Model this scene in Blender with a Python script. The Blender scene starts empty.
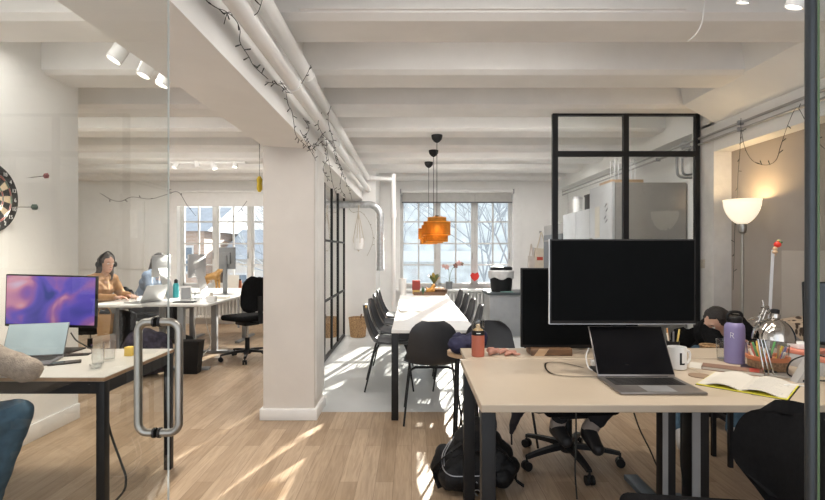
import bpy, bmesh, math, random
from mathutils import Vector, Matrix, noise
random.seed(7)
S = bpy.context.scene
COL = S.collection
PI = math.pi
FPX, CX, CY, H = 490.0, 411.5, 251.0, 1.35      # photograph's focal length, vanishing point and eye height

# ------------------------------------------------------------------ camera, sky, sun, exposure
cam_d = bpy.data.cameras.new('camera')
cam_d.sensor_width = 36.0
cam_d.lens = FPX / 825 * 36
cam_d.shift_x = 1.0 / 825
cam_d.shift_y = 1.0 / 825
cam_d.clip_start = 0.03
cam = bpy.data.objects.new('camera', cam_d)
cam.location = (0, 0, H)
cam.rotation_euler = (PI / 2, 0, 0)
COL.objects.link(cam)
S.camera = cam

FILL_POWER = 20  # power of the added fill lights between the joists
SKY_BACK, SKY_FRONT = 1.35, 1.0
w = bpy.data.worlds.new('sky')
S.world = w
w.use_nodes = True
nt = w.node_tree
nt.nodes.clear()
wo = nt.nodes.new('ShaderNodeOutputWorld')
bg = nt.nodes.new('ShaderNodeBackground')
tc = nt.nodes.new('ShaderNodeTexCoord')
nz = nt.nodes.new('ShaderNodeTexNoise')
nz.inputs['Scale'].default_value = 2.5
nz.inputs['Detail'].default_value = 4
rp = nt.nodes.new('ShaderNodeValToRGB')
rp.color_ramp.elements[0].position = 0.35
rp.color_ramp.elements[0].color = (0.78, 0.87, 1.0, 1)
rp.color_ramp.elements[1].position = 0.65
rp.color_ramp.elements[1].color = (1.0, 0.99, 0.97, 1)
nt.links.new(tc.outputs['Generated'], nz.inputs['Vector'])
nt.links.new(nz.outputs['Fac'], rp.inputs['Fac'])
nt.links.new(rp.outputs['Color'], bg.inputs['Color'])
# sky strengthened behind the camera as added fill light, calmer hazy sky beyond the windows
sxyz = nt.nodes.new('ShaderNodeSeparateXYZ')
mr = nt.nodes.new('ShaderNodeMapRange')
mr.inputs[1].default_value = -0.25
mr.inputs[2].default_value = 0.25
mr.inputs[3].default_value = SKY_BACK
mr.inputs[4].default_value = SKY_FRONT
nt.links.new(tc.outputs['Generated'], sxyz.inputs[0])
nt.links.new(sxyz.outputs['Y'], mr.inputs[0])
nt.links.new(mr.outputs[0], bg.inputs['Strength'])
nt.links.new(bg.outputs[0], wo.inputs['Surface'])

sd = bpy.data.lights.new('sun', 'SUN')
sd.energy = 22.0
sd.angle = math.radians(0.5)
sd.color = (1.0, 0.93, 0.82)
sun = bpy.data.objects.new('sun', sd)
COL.objects.link(sun)
SUN_DIR = Vector((-0.245, -1.0, -0.33)).normalized()
sun.rotation_euler = SUN_DIR.to_track_quat('-Z', 'Y').to_euler()
sun.location = (3, 14, 8)

S.view_settings.view_transform = 'Standard'
S.view_settings.look = 'None'
S.view_settings.exposure = 0.45
S.view_settings.gamma = 1.0
S.view_settings.use_curve_mapping = False
S.cycles.use_denoising = True
S.cycles.max_bounces = 12
S.cycles.diffuse_bounces = 7
S.cycles.transparent_max_bounces = 32
S.cycles.sample_clamp_indirect = 6.0
S.cycles.caustics_reflective = False
S.cycles.caustics_refractive = False

# ------------------------------------------------------------------ materials
MATS = {}
def _new(name):
    m = bpy.data.materials.new(name)
    m.use_nodes = True
    return m, m.node_tree, m.node_tree.nodes['Principled BSDF']

def mat(name, col, rough=0.6, metal=0.0, var=0.06, scale=12.0, bump=0.0, bscale=60.0, **kw):
    """painted / plastic / cloth surface with procedural colour variation and bump"""
    if name in MATS:
        return MATS[name]
    m, t, b = _new(name)
    L = t.links.new
    tcn = t.nodes.new('ShaderNodeTexCoord')
    n = t.nodes.new('ShaderNodeTexNoise')
    n.inputs['Scale'].default_value = scale
    n.inputs['Detail'].default_value = 5
    L(tcn.outputs['Object'], n.inputs['Vector'])
    r = t.nodes.new('ShaderNodeValToRGB')
    r.color_ramp.elements[0].position = 0.3
    r.color_ramp.elements[1].position = 0.7
    r.color_ramp.elements[0].color = tuple(max(0, c * (1 - var)) for c in col) + (1,)
    r.color_ramp.elements[1].color = tuple(min(1, c * (1 + var)) for c in col) + (1,)
    L(n.outputs['Fac'], r.inputs['Fac'])
    L(r.outputs['Color'], b.inputs['Base Color'])
    b.inputs['Roughness'].default_value = rough
    b.inputs['Metallic'].default_value = metal
    if bump:
        n2 = t.nodes.new('ShaderNodeTexNoise')
        n2.inputs['Scale'].default_value = bscale
        n2.inputs['Detail'].default_value = 6
        L(tcn.outputs['Object'], n2.inputs['Vector'])
        bp = t.nodes.new('ShaderNodeBump')
        bp.inputs['Strength'].default_value = bump
        bp.inputs['Distance'].default_value = 0.01
        L(n2.outputs['Fac'], bp.inputs['Height'])
        L(bp.outputs[0], b.inputs['Normal'])
    for k, v in kw.items():
        b.inputs[k].default_value = v
    MATS[name] = m
    return m

def glass(name, tint=(0.97, 0.98, 0.97), refl=1.0, rough=0.0):
    """clear sheet glass: transparent body with Fresnel reflection"""
    if name in MATS:
        return MATS[name]
    m, t, b = _new(name)
    t.nodes.remove(b)
    L = t.links.new
    out = t.nodes['Material Output']
    tr = t.nodes.new('ShaderNodeBsdfTransparent')
    tr.inputs[0].default_value = tint + (1,)
    gl = t.nodes.new('ShaderNodeBsdfGlossy')
    gl.inputs['Roughness'].default_value = rough
    fr = t.nodes.new('ShaderNodeFresnel')
    fr.inputs['IOR'].default_value = 1.45
    mu = t.nodes.new('ShaderNodeMath')
    mu.operation = 'MULTIPLY'
    mu.inputs[1].default_value = refl
    mx = t.nodes.new('ShaderNodeMixShader')
    ge = t.nodes.new('ShaderNodeNewGeometry')
    iv = t.nodes.new('ShaderNodeMath')
    iv.operation = 'SUBTRACT'
    iv.inputs[0].default_value = 1.0
    m3 = t.nodes.new('ShaderNodeMath')
    m3.operation = 'MULTIPLY'
    L(ge.outputs['Backfacing'], iv.inputs[1])
    L(fr.outputs[0], m3.inputs[0])
    L(iv.outputs[0], m3.inputs[1])
    L(m3.outputs[0], mu.inputs[0])
    L(mu.outputs[0], mx.inputs[0])
    L(tr.outputs[0], mx.inputs[1])
    L(gl.outputs[0], mx.inputs[2])
    L(mx.outputs[0], out.inputs['Surface'])
    MATS[name] = m
    return m

def emis(name, col, s):
    if name in MATS:
        return MATS[name]
    m, t, b = _new(name)
    b.inputs['Base Color'].default_value = col + (1,)
    b.inputs['Emission Color'].default_value = col + (1,)
    b.inputs['Emission Strength'].default_value = s
    MATS[name] = m
    return m

def wood_floor():
    m, t, b = _new('oak_floor')
    L = t.links.new
    tcn = t.nodes.new('ShaderNodeTexCoord')
    mp = t.nodes.new('ShaderNodeMapping')
    mp.inputs['Rotation'].default_value = (0, 0, PI / 2)
    L(tcn.outputs['Object'], mp.inputs['Vector'])
    br = t.nodes.new('ShaderNodeTexBrick')
    br.inputs['Scale'].default_value = 1.0
    br.inputs['Brick Width'].default_value = 0.85
    br.inputs['Row Height'].default_value = 0.105
    br.inputs['Mortar Size'].default_value = 0.0012
    br.inputs['Mortar Smooth'].default_value = 0.3
    br.inputs['Bias'].default_value = 0.0
    br.offset = 0.37
    br.inputs['Color1'].default_value = (0.33, 0.238, 0.155, 1)
    br.inputs['Color2'].default_value = (0.46, 0.35, 0.245, 1)
    br.inputs['Mortar'].default_value = (0.17, 0.11, 0.07, 1)
    L(mp.outputs[0], br.inputs['Vector'])
    m2 = t.nodes.new('ShaderNodeMapping')
    m2.inputs['Scale'].default_value = (22, 1.6, 1)
    L(tcn.outputs['Object'], m2.inputs['Vector'])
    n = t.nodes.new('ShaderNodeTexNoise')
    n.inputs['Scale'].default_value = 2.2
    n.inputs['Detail'].default_value = 8
    n.inputs['Distortion'].default_value = 1.2
    L(m2.outputs[0], n.inputs['Vector'])
    r = t.nodes.new('ShaderNodeValToRGB')
    r.color_ramp.elements[0].position = 0.3
    r.color_ramp.elements[0].color = (0.72, 0.66, 0.6, 1)
    r.color_ramp.elements[1].position = 0.62
    r.color_ramp.elements[1].color = (1.08, 1.06, 1.04, 1)
    L(n.outputs['Fac'], r.inputs['Fac'])
    mx = t.nodes.new('ShaderNodeMixRGB')
    mx.blend_type = 'MULTIPLY'
    mx.inputs[0].default_value = 0.8
    L(br.outputs['Color'], mx.inputs[1])
    L(r.outputs['Color'], mx.inputs[2])
    n3 = t.nodes.new('ShaderNodeTexNoise')
    n3.inputs['Scale'].default_value = 1.1
    n3.inputs['Detail'].default_value = 5
    L(tcn.outputs['Object'], n3.inputs['Vector'])
    r3 = t.nodes.new('ShaderNodeMapRange')
    r3.inputs[1].default_value = 0.35
    r3.inputs[2].default_value = 0.7
    r3.inputs[3].default_value = 0.28
    r3.inputs[4].default_value = 0.5
    L(n3.outputs['Fac'], r3.inputs[0])
    L(mx.outputs[0], b.inputs['Base Color'])
    L(r3.outputs[0], b.inputs['Roughness'])
    bp = t.nodes.new('ShaderNodeBump')
    bp.inputs['Strength'].default_value = 0.12
    bp.inputs['Distance'].default_value = 0.003
    L(n.outputs['Fac'], bp.inputs['Height'])
    L(bp.outputs[0], b.inputs['Normal'])
    return m

def wood(name, c1, c2, rough=0.45, sc=(1.5, 18, 18)):
    if name in MATS:
        return MATS[name]
    m, t, b = _new(name)
    L = t.links.new
    tcn = t.nodes.new('ShaderNodeTexCoord')
    mp = t.nodes.new('ShaderNodeMapping')
    mp.inputs['Scale'].default_value = sc
    L(tcn.outputs['Object'], mp.inputs['Vector'])
    n = t.nodes.new('ShaderNodeTexNoise')
    n.inputs['Scale'].default_value = 2.0
    n.inputs['Detail'].default_value = 7
    n.inputs['Distortion'].default_value = 0.8
    L(mp.outputs[0], n.inputs['Vector'])
    r = t.nodes.new('ShaderNodeValToRGB')
    r.color_ramp.elements[0].position = 0.3
    r.color_ramp.elements[1].position = 0.7
    r.color_ramp.elements[0].color = c1 + (1,)
    r.color_ramp.elements[1].color = c2 + (1,)
    L(n.outputs['Fac'], r.inputs['Fac'])
    L(r.outputs['Color'], b.inputs['Base Color'])
    b.inputs['Roughness'].default_value = rough
    MATS[name] = m
    return m

def brick_wall(name, c1, c2, mortar, bump=0.35, w_=0.23, h_=0.075):
    m, t, b = _new(name)
    L = t.links.new
    tcn = t.nodes.new('ShaderNodeTexCoord')
    sx = t.nodes.new('ShaderNodeSeparateXYZ')
    L(tcn.outputs['Object'], sx.inputs[0])
    ad = t.nodes.new('ShaderNodeMath')
    ad.operation = 'ADD'
    L(sx.outputs['X'], ad.inputs[0])
    L(sx.outputs['Y'], ad.inputs[1])
    cb = t.nodes.new('ShaderNodeCombineXYZ')
    L(ad.outputs[0], cb.inputs['X'])
    L(sx.outputs['Z'], cb.inputs['Y'])
    br = t.nodes.new('ShaderNodeTexBrick')
    br.inputs['Scale'].default_value = 1.0
    br.inputs['Brick Width'].default_value = w_
    br.inputs['Row Height'].default_value = h_
    br.inputs['Mortar Size'].default_value = 0.006
    br.inputs['Mortar Smooth'].default_value = 0.6
    br.inputs['Color1'].default_value = c1 + (1,)
    br.inputs['Color2'].default_value = c2 + (1,)
    br.inputs['Mortar'].default_value = mortar + (1,)
    L(cb.outputs[0], br.inputs['Vector'])
    L(br.outputs['Color'], b.inputs['Base Color'])
    n = t.nodes.new('ShaderNodeTexNoise')
    n.inputs['Scale'].default_value = 30
    n.inputs['Detail'].default_value = 6
    L(tcn.outputs['Object'], n.inputs['Vector'])
    a2 = t.nodes.new('ShaderNodeMath')
    a2.operation = 'SUBTRACT'
    L(n.outputs['Fac'], a2.inputs[0])
    L(br.outputs['Fac'], a2.inputs[1])
    bp = t.nodes.new('ShaderNodeBump')
    bp.inputs['Strength'].default_value = bump
    bp.inputs['Distance'].default_value = 0.012
    L(a2.outputs[0], bp.inputs['Height'])
    L(bp.outputs[0], b.inputs['Normal'])
    b.inputs['Roughness'].default_value = 0.75
    return m

M_oak = wood_floor()
M_conc = mat('concrete_floor', (0.52, 0.535, 0.54), 0.3, var=0.12, scale=1.6, bump=0.05, bscale=20)
M_wall = mat('white_plaster', (0.79, 0.785, 0.77), 0.8, var=0.03, scale=3, bump=0.25, bscale=14)
M_ceil = mat('ceiling_paint', (0.80, 0.79, 0.775), 0.85, var=0.035, scale=4, bump=0.2, bscale=18)
M_pillar = mat('pillar_shaded_paint', (0.64, 0.60, 0.555), 0.8, var=0.03, scale=4, bump=0.25, bscale=10)  # same white paint, toned down so the colour carries the pillar's shade
M_beige = mat('taupe_paint', (0.38, 0.335, 0.295), 0.8, var=0.05, scale=3, bump=0.08, bscale=20)
M_panel = mat('taupe_felt_panel', (0.47, 0.425, 0.38), 0.9, var=0.03, scale=6, bump=0.1, bscale=300)
M_wbrick = mat('rough_whitewash', (0.74, 0.725, 0.70), 0.85, var=0.06, scale=7, bump=0.9, bscale=9)
M_rbrick = brick_wall('red_brick', (0.42, 0.29, 0.21), (0.50, 0.38, 0.31), (0.5, 0.46, 0.42))
M_trim = mat('trim_white', (0.78, 0.775, 0.76), 0.5, var=0.03)
M_winframe = mat('window_paint', (0.56, 0.56, 0.55), 0.45, var=0.04)
M_black = mat('black_metal', (0.012, 0.012, 0.013), 0.45, 0.0, var=0.15, **{'Specular IOR Level': 0.3})
M_blackpl = mat('black_plastic', (0.010, 0.010, 0.011), 0.5, var=0.12, **{'Specular IOR Level': 0.25})
M_shell = mat('shell_plastic', (0.03, 0.032, 0.037), 0.42, var=0.12)
M_fabric = mat('black_fabric', (0.009, 0.009, 0.010), 0.95, var=0.25, scale=60, bump=0.3, bscale=500, **{'Specular IOR Level': 0.12})
M_greymet = mat('grey_powdercoat', (0.30, 0.31, 0.32), 0.45, 0.3, var=0.05)
M_silver = mat('aluminium', (0.62, 0.62, 0.63), 0.33, 0.9, var=0.03)
M_steel = mat('brushed_steel', (0.36, 0.34, 0.31), 0.36, 1.0, var=0.05, scale=40)
M_chrome = mat('chrome', (0.55, 0.52, 0.48), 0.12, 1.0, var=0.02)
M_duct = mat('galvanised_duct', (0.55, 0.56, 0.57), 0.35, 0.9, var=0.15, scale=25)
M_white = mat('white_plastic', (0.80, 0.80, 0.79), 0.4, var=0.02)
M_deskw = mat('white_laminate', (0.72, 0.71, 0.69), 0.3, var=0.02)
M_desk = mat('beige_laminate', (0.47, 0.39, 0.30), 0.42, var=0.03, scale=5, bump=0.03, bscale=200)
M_edge = mat('plywood_edge', (0.30, 0.19, 0.11), 0.6, var=0.15, scale=60)
M_screen = mat('black_glossy_screen', (0.004, 0.004, 0.005), 0.14, var=0.2, **{'Specular IOR Level': 0.18})
M_mscreen = mat('matte_black_screen', (0.0035, 0.004, 0.0045), 0.5, var=0.1, **{'Specular IOR Level': 0.04})
M_pipe = mat('pipe_paint', (0.79, 0.785, 0.77), 0.35, var=0.02)
M_glass = glass('clear_glass', (0.975, 0.985, 0.98), 2.2)
M_dglass = glass('door_glass', (0.96, 0.97, 0.96), 1.5)
M_wglass = glass('window_glass', (0.96, 0.975, 0.98), 0.8)
M_tumbler = glass('tumbler_glass', (0.955, 0.965, 0.965), 2.5, 0.02)
M_paper = mat('paper', (0.60, 0.57, 0.51), 0.8, var=0.03)
M_wire = mat('black_wire', (0.02, 0.022, 0.02), 0.6)
M_woodw = wood('pine_wood', (0.44, 0.29, 0.17), (0.56, 0.39, 0.25))
M_walnut = wood('brown_wood', (0.10, 0.055, 0.03), (0.2, 0.11, 0.06))
M_wicker = mat('wicker', (0.36, 0.22, 0.11), 0.8, var=0.5, scale=70, bump=0.9, bscale=90)

# ------------------------------------------------------------------ mesh tools
class MB:
    def __init__(s):
        s.bm = bmesh.new()
        s.mats = []
        s.mi = 0
    def m(s, material):
        if material not in s.mats:
            s.mats.append(material)
        s.mi = s.mats.index(material)
        return s
    def _fin(s, faces):
        for f in faces:
            f.material_index = s.mi
    def box(s, lo, hi, bevel=0.0, seg=2, M=None):
        lo, hi = Vector(lo), Vector(hi)
        c, d = (lo + hi) / 2, hi - lo
        r = bmesh.ops.create_cube(s.bm, size=1.0)
        vs = r['verts']
        for v in vs:
            v.co = Vector((v.co.x * d.x, v.co.y * d.y, v.co.z * d.z)) + c
        fs = set(f for v in vs for f in v.link_faces)
        s._fin(fs)
        if bevel > 0:
            es = list(set(e for v in vs for e in v.link_edges))
            rr = bmesh.ops.bevel(s.bm, geom=es, offset=min(bevel, min(d) * 0.49), segments=seg, affect='EDGES', profile=0.5)
            vs = list(set(v for f in rr['faces'] for v in f.verts) | set(v for v in vs if v.is_valid))
            s._fin(set(f for v in vs for f in v.link_faces))
        if M is not None:
            for v in vs:
                v.co = M @ v.co
        return s
    def bar(s, a, b, wx, wz, up=(0, 0, 1)):
        """rectangular bar from a to b"""
        a, b = Vector(a), Vector(b)
        d = (b - a)
        L = d.length
        z = d.normalized()
        up = Vector(up)
        if abs(z.dot(up)) > 0.98:
            up = Vector((0, 1, 0))
        x = up.cross(z).normalized()
        y = z.cross(x)
        R = Matrix((x, y, z)).transposed().to_4x4()
        R.translation = (a + b) / 2
        return s.box((-wx / 2, -wz / 2, -L / 2), (wx / 2, wz / 2, L / 2), 0, 1, R)
    def ring(s, c, x, y, r, n, ry=None):
        ry = r if ry is None else ry
        return [s.bm.verts.new(c + x * (r * math.cos(2 * PI * i / n)) + y * (ry * math.sin(2 * PI * i / n))) for i in range(n)]
    def skin(s, rings, caps=True, closed=False):
        fs = []
        n = len(rings[0])
        R = rings + ([rings[0]] if closed else [])
        for a, b in zip(R[:-1], R[1:]):
            for i in range(n):
                fs.append(s.bm.faces.new((a[i], a[(i + 1) % n], b[(i + 1) % n], b[i])))
        if caps and not closed:
            fs.append(s.bm.faces.new(list(reversed(rings[0]))))
            fs.append(s.bm.faces.new(rings[-1]))
        s._fin(fs)
        return s
    def tube(s, pts, r, n=10, r_end=None, smooth=0, closed=False):
        pts = [Vector(p) for p in pts]
        if smooth:
            pts = catmull(pts, smooth, closed)
        prev = None
        rings = []
        N = len(pts)
        for i, p in enumerate(pts):
            if closed:
                t = (pts[(i + 1) % N] - pts[i - 1]).normalized()
            else:
                t = (pts[min(i + 1, N - 1)] - pts[max(i - 1, 0)]).normalized()
            if prev is None:
                u = Vector((0, 0, 1)) if abs(t.z) < 0.9 else Vector((1, 0, 0))
                x = t.cross(u).normalized()
            else:
                x = (prev - t * prev.dot(t)).normalized()
            prev = x
            y = t.cross(x)
            rr = r if r_end is None else r + (r_end - r) * i / max(1, N - 1)
            rings.append(s.ring(p, x, y, rr, n))
        return s.skin(rings, True, closed)
    def cyl(s, a, b, r, r2=None, n=20):
        return s.tube([a, b], r, n, r if r2 is None else r2)
    def lathe(s, prof, c=(0, 0, 0), n=28, M=None, caps=True):
        c = Vector(c)
        X, Y = Vector((1, 0, 0)), Vector((0, 1, 0))
        rings = [s.ring(c + Vector((0, 0, z)), X, Y, max(r, 0.0004), n) for r, z in prof]
        if M is not None:
            for rg in rings:
                for v in rg:
                    v.co = M @ v.co
        return s.skin(rings, caps)
    def ell(s, c, rad, n=16, M=None):
        rad = (rad,) * 3 if isinstance(rad, (int, float)) else rad
        c = Vector(c)
        nv = max(6, n * 2 // 3)
        rings = []
        for k in range(nv + 1):
            a = PI * min(max(k / nv, 0.02), 0.98)
            ring = []
            for i in range(n):
                p = Vector((rad[0] * math.sin(a) * math.cos(2 * PI * i / n), rad[1] * math.sin(a) * math.sin(2 * PI * i / n), -rad[2] * math.cos(a)))
                if M is not None:
                    p = M @ p
                ring.append(s.bm.verts.new(p + c))
            rings.append(ring)
        return s.skin(rings)
    def prism(s, poly, axis, a, b):
        """poly: 2D points in the two other axes; extruded along axis from a to b"""
        def mk(p, t):
            if axis == 'x': return Vector((t, p[0], p[1]))
            if axis == 'y': return Vector((p[0], t, p[1]))
            return Vector((p[0], p[1], t))
        A = [s.bm.verts.new(mk(p, a)) for p in poly]
        B = [s.bm.verts.new(mk(p, b)) for p in poly]
        n = len(poly)
        fs = [s.bm.faces.new(A), s.bm.faces.new(list(reversed(B)))]
        for i in range(n):
            fs.append(s.bm.faces.new((A[i], B[i], B[(i + 1) % n], A[(i + 1) % n])))
        s._fin(fs)
        return s
    def sheet(s, fn, nu, nv, th=0.004):
        """fn(u,v)->Vector; a thick sheet"""
        P = [[Vector(fn(i / nu, j / nv)) for j in range(nv + 1)] for i in range(nu + 1)]
        def nrm(i, j):
            a = P[min(i + 1, nu)][j] - P[max(i - 1, 0)][j]
            b = P[i][min(j + 1, nv)] - P[i][max(j - 1, 0)]
            c = a.cross(b)
            return c.normalized() if c.length > 1e-9 else Vector((0, 0, 1))
        T = [[s.bm.verts.new(P[i][j] + nrm(i, j) * th / 2) for j in range(nv + 1)] for i in range(nu + 1)]
        B = [[s.bm.verts.new(P[i][j] - nrm(i, j) * th / 2) for j in range(nv + 1)] for i in range(nu + 1)]
        fs = []
        F = s.bm.faces.new
        for i in range(nu):
            for j in range(nv):
                fs.append(F((T[i][j], T[i + 1][j], T[i + 1][j + 1], T[i][j + 1])))
                fs.append(F((B[i][j], B[i][j + 1], B[i + 1][j + 1], B[i + 1][j])))
            fs.append(F((T[i][0], B[i][0], B[i + 1][0], T[i + 1][0])))
            fs.append(F((T[i][nv], T[i + 1][nv], B[i + 1][nv], B[i][nv])))
        for j in range(nv):
            fs.append(F((T[0][j], T[0][j + 1], B[0][j + 1], B[0][j])))
            fs.append(F((T[nu][j], B[nu][j], B[nu][j + 1], T[nu][j + 1])))
        s._fin(fs)
        return s
    def warp(s, fn):
        for v in s.bm.verts:
            v.co = fn(v.co)
        return s
    def mesh(s, name, smooth=35):
        bmesh.ops.recalc_face_normals(s.bm, faces=s.bm.faces)
        me = bpy.data.meshes.new(name)
        s.bm.to_mesh(me)
        s.bm.free()
        for m_ in s.mats:
            me.materials.append(m_)
        if smooth:
            me.shade_smooth()
            me.set_sharp_from_angle(angle=math.radians(smooth))
        return me
    def obj(s, name, parent=None, smooth=35, loc=None):
        me = s.mesh(name, smooth)
        o = bpy.data.objects.new(name, me)
        COL.objects.link(o)
        if parent is not None:
            o.parent = parent
        if loc is not None:
            o.location = loc
        return o

def catmull(pts, k, closed=False):
    out = []
    N = len(pts)
    rng = range(N) if closed else range(N - 1)
    for i in rng:
        p0 = pts[i - 1] if (i > 0 or closed) else pts[0]
        p1, p2 = pts[i], pts[(i + 1) % N]
        p3 = pts[(i + 2) % N] if (closed or i + 2 < N) else pts[-1]
        for j in range(k):
            t = j / k
            out.append(0.5 * ((2 * p1) + (p2 - p0) * t + (2 * p0 - 5 * p1 + 4 * p2 - p3) * t * t + (3 * p1 - p0 - 3 * p2 + p3) * t ** 3))
    if not closed:
        out.append(pts[-1].copy())
    return out

def thing(name, label, cat, loc=(0, 0, 0), rz=0.0, group=None):
    o = bpy.data.objects.new(name, None)
    o.empty_display_size = 0.05
    COL.objects.link(o)
    o.location = loc
    o.rotation_euler = (0, 0, rz)
    return tag(o, label, cat, group)
def tag(o, label, cat, group=None, kind=None):
    o['label'] = label
    o['category'] = cat
    if group: o['group'] = group
    if kind: o['kind'] = kind
    return o
def lab(o, label):
    o['label'] = label
    return o
def struct(o):
    o['kind'] = 'structure'
    return o
def dup(root, loc, rz, label, group=None):
    kids = list(root.children)
    r = root.copy()
    COL.objects.link(r)
    r.location = loc
    r.rotation_euler = (0, 0, rz)
    r['label'] = label
    if group: r['group'] = group
    for ch in kids:
        c = ch.copy()
        COL.objects.link(c)
        c.parent = r
        for g in ch.children:
            d = g.copy()
            COL.objects.link(d)
            d.parent = c
    return r
def at(x, y, D):
    """point seen at photograph pixel (x,y) at distance D in front of the camera"""
    return Vector(((x - CX) * D / FPX, D, H - (y - CY) * D / FPX))
def onX(x, y, X):
    D = FPX * X / (x - CX)
    return at(x, y, D)

TMP = bpy.data.scenes.new('workbench')
def bake(tmp, voxel=0, smooth_it=0):
    TMP.collection.objects.link(tmp)
    if voxel:
        rm = tmp.modifiers.new('r', 'REMESH')
        rm.mode = 'VOXEL'
        rm.voxel_size = voxel
    if smooth_it:
        sm = tmp.modifiers.new('s', 'SMOOTH')
        sm.factor = 0.5
        sm.iterations = smooth_it
    with bpy.context.temp_override(scene=TMP, view_layer=TMP.view_layers[0]):
        dg = bpy.context.evaluated_depsgraph_get()
        dg.update()
        me2 = bpy.data.meshes.new_from_object(tmp.evaluated_get(dg))
    bpy.data.objects.remove(tmp)
    return me2

def blob(name, caps, voxel, material, parent=None, smooth_it=4, extra=None, disp=0.0, dsc=8.0):
    """one continuous surface grown round tapered limbs (a,ra,b,rb)"""
    b = MB().m(material)
    for c in caps:
        a, ra, e, rb = Vector(c[0]), c[1], Vector(c[2]), c[3]
        b.ell(a, ra, 12)
        b.ell(e, rb, 12)
        if (e - a).length > 1e-4:
            b.cyl(a, e, ra, rb, 14)
    if extra:
        extra(b)
    me = b.mesh(name, 0)
    tmp = bpy.data.objects.new(name, me)
    me2 = bake(tmp, voxel, smooth_it)
    me2.name = name
    o = bpy.data.objects.new(name, me2)
    COL.objects.link(o)
    if disp:
        nn = [v.normal.copy() for v in me2.vertices]
        for v, n_ in zip(me2.vertices, nn):
            n1 = noise.noise(v.co * dsc) * disp + noise.noise(v.co * dsc * 2.7) * disp * 0.4
            v.co += n_ * n1
    me2.materials.clear()
    me2.materials.append(material)
    me2.shade_smooth()
    if parent is not None:
        o.parent = parent
    return o

# ------------------------------------------------------------------ THE SETTING
YB = 9.10          # back wall
b = MB().m(M_oak)
b.box((-6.6, -1.2, -0.12), (3.1, 4.11, 0))
b.box((-6.6, 4.11, -0.12), (-1.10, YB, 0))
struct(b.obj('floor'))
struct(MB().m(M_conc).box((-1.10, 4.11, -0.12), (3.1, YB, 0.0)).obj('floor_concrete'))
struct(MB().m(M_ceil).box((-6.8, -1.2, 2.9), (3.1, YB + 0.3, 3.05)).obj('ceiling'))
for k in range(-3, 8):
    y0 = 2.72 + 0.853 * k
    y1 = y0 + (0.33 if k < 7 else YB - y0)
    bb = MB().m(M_ceil)
    for xa, xb in ((-6.6, -1.19), (-0.79, 2.56 if k < 2 else 2.74)):
        bb.prism([(y0, 2.9), (y0, 2.675), (y0 + 0.05, 2.65), (y1, 2.65), (y1, 2.9)], 'x', xa, xb)
    struct(bb.obj('ceiling_beam', smooth=0))
# conduit strip along the first joist, reaching across the upper picture
struct(MB().m(M_ceil).box((-0.62, 2.70, 2.685), (1.52, 2.72, 2.70)).obj('trim_1'))
# main longitudinal beam and pillar
b = MB().m(M_wall)
b.prism([(-1.19, 2.9), (-1.19, 2.19), (-0.79, 2.17), (-0.79, 2.9)], 'y', -1.2, YB)
struct(b.obj('beam', smooth=0))
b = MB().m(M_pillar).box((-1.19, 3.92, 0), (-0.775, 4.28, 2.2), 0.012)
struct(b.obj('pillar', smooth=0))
b = MB().m(M_trim).box((-1.21, 3.90, 0), (-0.752, 4.30, 0.09), 0.004)
struct(b.obj('baseboard_pillar'))
# thickening of whitewashed brick on the pillar's right face
struct(MB().m(M_wbrick).box((-0.80, 3.95, 0.15), (-0.765, 4.30, 2.18), 0.006).obj('trim_2'))
# right side: niche, lintel, pier, sloped beam
struct(MB().m(M_beige).box((2.90, -1.2, 0), (3.1, 4.44, 2.25)).obj('wall_right'))
struct(MB().m(M_wall).box((2.74, -1.2, 2.25), (3.1, 4.44, 2.52)).obj('wall_right_lintel'))
struct(MB().m(M_wbrick).box((2.74, 4.44, 0), (3.1, 4.78, 2.52)).obj('wall_right_pier'))
struct(MB().m(M_wall).box((2.90, 4.78, 0), (3.1, YB, 2.52)).obj('wall_right_far'))
b = MB().m(M_wall).prism([(2.40, 2.9), (2.44, 2.66), (2.72, 2.50), (3.1, 2.50), (3.1, 2.9)], 'y', -1.2, 4.40)
b.box((2.74, 4.40, 2.5), (3.1, YB, 2.9))
struct(b.obj('beam_right', smooth=0))
struct(MB().m(M_panel).box((2.845, 0.9, 0.35), (2.895, 3.77, 1.353), 0.004).obj('trim_3'))
# left side
struct(MB().m(M_wall).box((-2.95, -1.2, 0), (-2.70, 3.97, 2.9)).obj('wall_left'))
struct(MB().m(M_trim).box((-2.70, -1.2, 0), (-2.685, 3.97, 0.12), 0.003).obj('baseboard_left'))
struct(MB().m(M_wall).box((-6.8, 3.77, 0), (-2.95, 3.97, 2.9)).obj('wall_left_return'))
struct(MB().m(M_wall).box((-6.8, 3.97, 0), (-6.6, YB, 2.9)).obj('wall_left_far'))
# back wall with its two window openings
WIN = [(-4.34, -1.72), (-0.215, 1.885)]
ZS, ZT = 0.655, 2.40
b = MB().m(M_wall)
b.box((-6.8, YB, 0), (3.1, YB + 0.32, ZS))
b.box((-6.8, YB, ZT), (3.1, YB + 0.32, 2.9))
for xa, xb in ((-6.8, WIN[0][0]), (WIN[0][1], WIN[1][0]), (WIN[1][1], 3.1)):
    b.box((xa, YB, ZS), (xb, YB + 0.32, ZT))
struct(b.obj('wall_back', smooth=0))
struct(MB().m(M_wall).box((-1.19, 7.92, 0), (-0.58, YB, 2.9)).obj('wall_back_return'))
struct(MB().m(M_trim).box((-1.05, 7.905, 0), (-0.57, 7.92, 0.09)).obj('baseboard_back'))
struct(MB().m(M_wall).box((-1.19, 4.28, 2.2), (-1.0, 7.92, 2.36)).obj('wall_partition'))
# shallow wall panel behind the people on the left
struct(MB().m(M_trim).box((-6.5, YB - 0.03, 1.02), (-4.95, YB, 2.28), 0.003).obj('trim_4'))
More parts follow.
